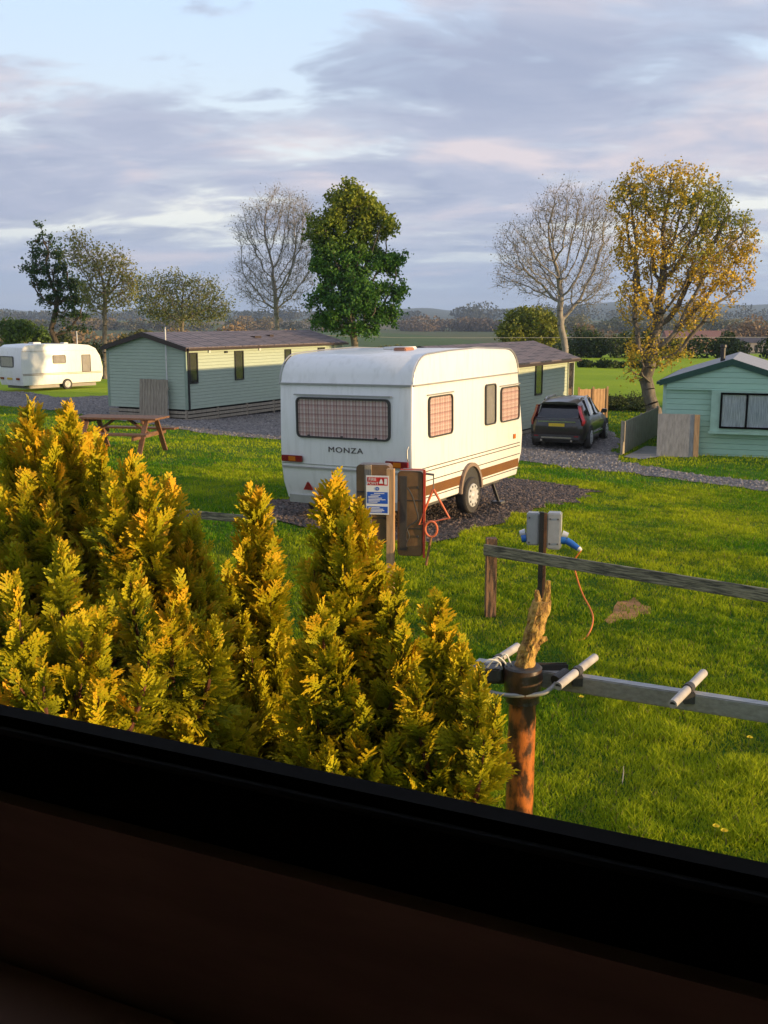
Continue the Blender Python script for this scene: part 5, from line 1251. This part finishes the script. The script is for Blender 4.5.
lab = ['tallest golden conifer at the far left under the window', 'broad golden conifer second from the left', 'narrow dark-bodied golden conifer with a single pointed tip in the middle of the row', 'golden conifer with twin tall tips in front of the fire point notice', 'low golden conifer at the right end of the row beside the rusty post']
C1 = at(40, 395, 2.95); C2 = at(165, 470, 2.75); C3 = at(256, 484, 3.0); C4 = at(345, 470, 2.55); C5 = at(452, 590, 2.45)
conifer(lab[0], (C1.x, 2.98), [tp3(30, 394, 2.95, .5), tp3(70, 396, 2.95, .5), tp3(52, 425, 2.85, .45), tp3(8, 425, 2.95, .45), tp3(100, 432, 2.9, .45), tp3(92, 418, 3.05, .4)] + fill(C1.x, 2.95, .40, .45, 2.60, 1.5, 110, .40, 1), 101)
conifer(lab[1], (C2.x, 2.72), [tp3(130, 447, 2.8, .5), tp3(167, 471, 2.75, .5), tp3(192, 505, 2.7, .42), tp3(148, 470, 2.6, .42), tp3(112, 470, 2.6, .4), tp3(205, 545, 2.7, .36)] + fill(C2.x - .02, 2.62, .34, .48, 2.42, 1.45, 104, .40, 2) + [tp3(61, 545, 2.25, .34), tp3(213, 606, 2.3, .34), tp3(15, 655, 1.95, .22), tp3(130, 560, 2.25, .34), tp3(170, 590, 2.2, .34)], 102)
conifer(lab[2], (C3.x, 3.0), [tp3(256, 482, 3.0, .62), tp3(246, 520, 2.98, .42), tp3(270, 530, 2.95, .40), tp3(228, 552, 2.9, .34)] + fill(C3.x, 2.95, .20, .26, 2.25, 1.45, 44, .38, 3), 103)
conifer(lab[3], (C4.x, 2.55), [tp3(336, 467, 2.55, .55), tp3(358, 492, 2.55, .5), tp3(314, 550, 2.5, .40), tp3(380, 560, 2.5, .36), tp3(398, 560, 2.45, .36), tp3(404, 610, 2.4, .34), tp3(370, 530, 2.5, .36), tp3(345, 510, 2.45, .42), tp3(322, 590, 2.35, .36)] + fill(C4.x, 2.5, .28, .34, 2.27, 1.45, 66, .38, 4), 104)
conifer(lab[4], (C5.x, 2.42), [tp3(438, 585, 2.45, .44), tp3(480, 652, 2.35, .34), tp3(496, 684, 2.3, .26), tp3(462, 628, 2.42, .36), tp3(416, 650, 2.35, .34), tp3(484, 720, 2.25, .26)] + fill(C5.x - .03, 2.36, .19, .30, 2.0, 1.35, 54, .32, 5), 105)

C6 = at(30, 600, 2.0)
conifer('nearest golden conifer in the lower left corner close to the window frame', (C6.x, 2.05), [tp3(61, 530, 2.2, .36), tp3(15, 560, 2.1, .34), tp3(100, 600, 2.1, .3), tp3(150, 620, 2.1, .3)] + fill(C6.x, 2.05, .30, .26, 2.36, 1.6, 50, .30, 6), 106)

# ------------------------------------------------------------------ our own home: dark room and window we look through
HM = thing('viewing_home', 'dark room with black window frame and brown panel we look out from', 'holiday home', (0, 0, 0), R(-25.5))
zf = 2.7355; nF = 0.50
xa, xb, ztp = -1.35, 0.95, 3.85
fr = MB(); fr.box(xa - .05, xb + .05, nF, nF + .015, zf - .056, zf); fr.box(xa - .05, xb + .05, nF, nF + .015, ztp, ztp + .05)
fr.box(xa - .05, xa, nF, nF + .015, zf + .0005, ztp - .0005); fr.box(xb, xb + .05, nF, nF + .015, zf + .0005, ztp - .0005)
WF = fr.build('window', 'frame_black', HM)
b_ = MB(); b_.tube([(xa, nF - .002, zf - .010), (xb, nF - .002, zf - .010)], .003, 8); b_.build('seal', 'seal_black', WF)
MB().box(xa - .02, xb + .02, nF + .017, nF + .020, zf - .02, ztp + .02).build('pane', 'clear_pane', WF)
wl_ = MB(); y0_, y1_ = nF + .021, nF + .10
wl_.box(-2.4, 2.4, y0_, y1_, .3, zf - .058); wl_.box(-2.4, 2.4, y0_, y1_, ztp + .05, 4.3)
wl_.box(-2.4, xa - .052, y0_, y1_, zf - .056, ztp + .048); wl_.box(xb + .052, 2.4, y0_, y1_, zf - .056, ztp + .048)
wl_.build('outer_wall', 'clad_mint', HM)
iw = MB(); iw.box(-2.3, 2.3, nF - .012, nF + .014, 1.0, zf - .0568); iw.box(-2.3, 2.3, nF - .012, nF, ztp + .052, 4.2)
iw.box(-2.3, xa - .052, nF - .012, nF, zf - .056, ztp + .05); iw.box(xb + .052, 2.3, nF - .012, nF, zf - .056, ztp + .05); iw.build('inner_panel', 'board_brown', HM)
MB().box(-2.3, 2.3, .22, nF - .014, 2.50, 2.562).build('shelf', 'board_brown', HM, bevel=.004)
rm = MB(); rm.box(-2.4, 2.4, -3.0, nF + .10, 4.302, 4.4); rm.box(-2.4, 2.4, -3.0, nF + .1, .9, .99); rm.box(-2.4, 2.4, -3.1, -3.002, .99, 4.3)
rm.box(-2.4, -2.302, -3.0, nF + .019, .992, 4.3); rm.box(2.302, 2.4, -3.0, nF + .019, .992, 4.3); rm.build('room_shell', 'room', HM)

# ------------------------------------------------------------------ haze
hz = MB().box(-5400, 5400, -500, 7200, -16, 140).build('haze', 'rubber'); hz.data.materials.clear()
hm = bpy.data.materials.new('haze'); hm.use_nodes = True; ht = hm.node_tree; ht.nodes.clear()
ho_ = ht.nodes.new('ShaderNodeOutputMaterial'); hv = ht.nodes.new('ShaderNodeVolumePrincipled')
hv.inputs['Color'].default_value = (0.50, 0.68, 1.0, 1); hv.inputs['Density'].default_value = 0.00016; hv.inputs['Anisotropy'].default_value = 0.0
ht.links.new(hv.outputs[0], ho_.inputs['Volume']); hz.data.materials.append(hm); tag(hz, None, None, kind='stuff')
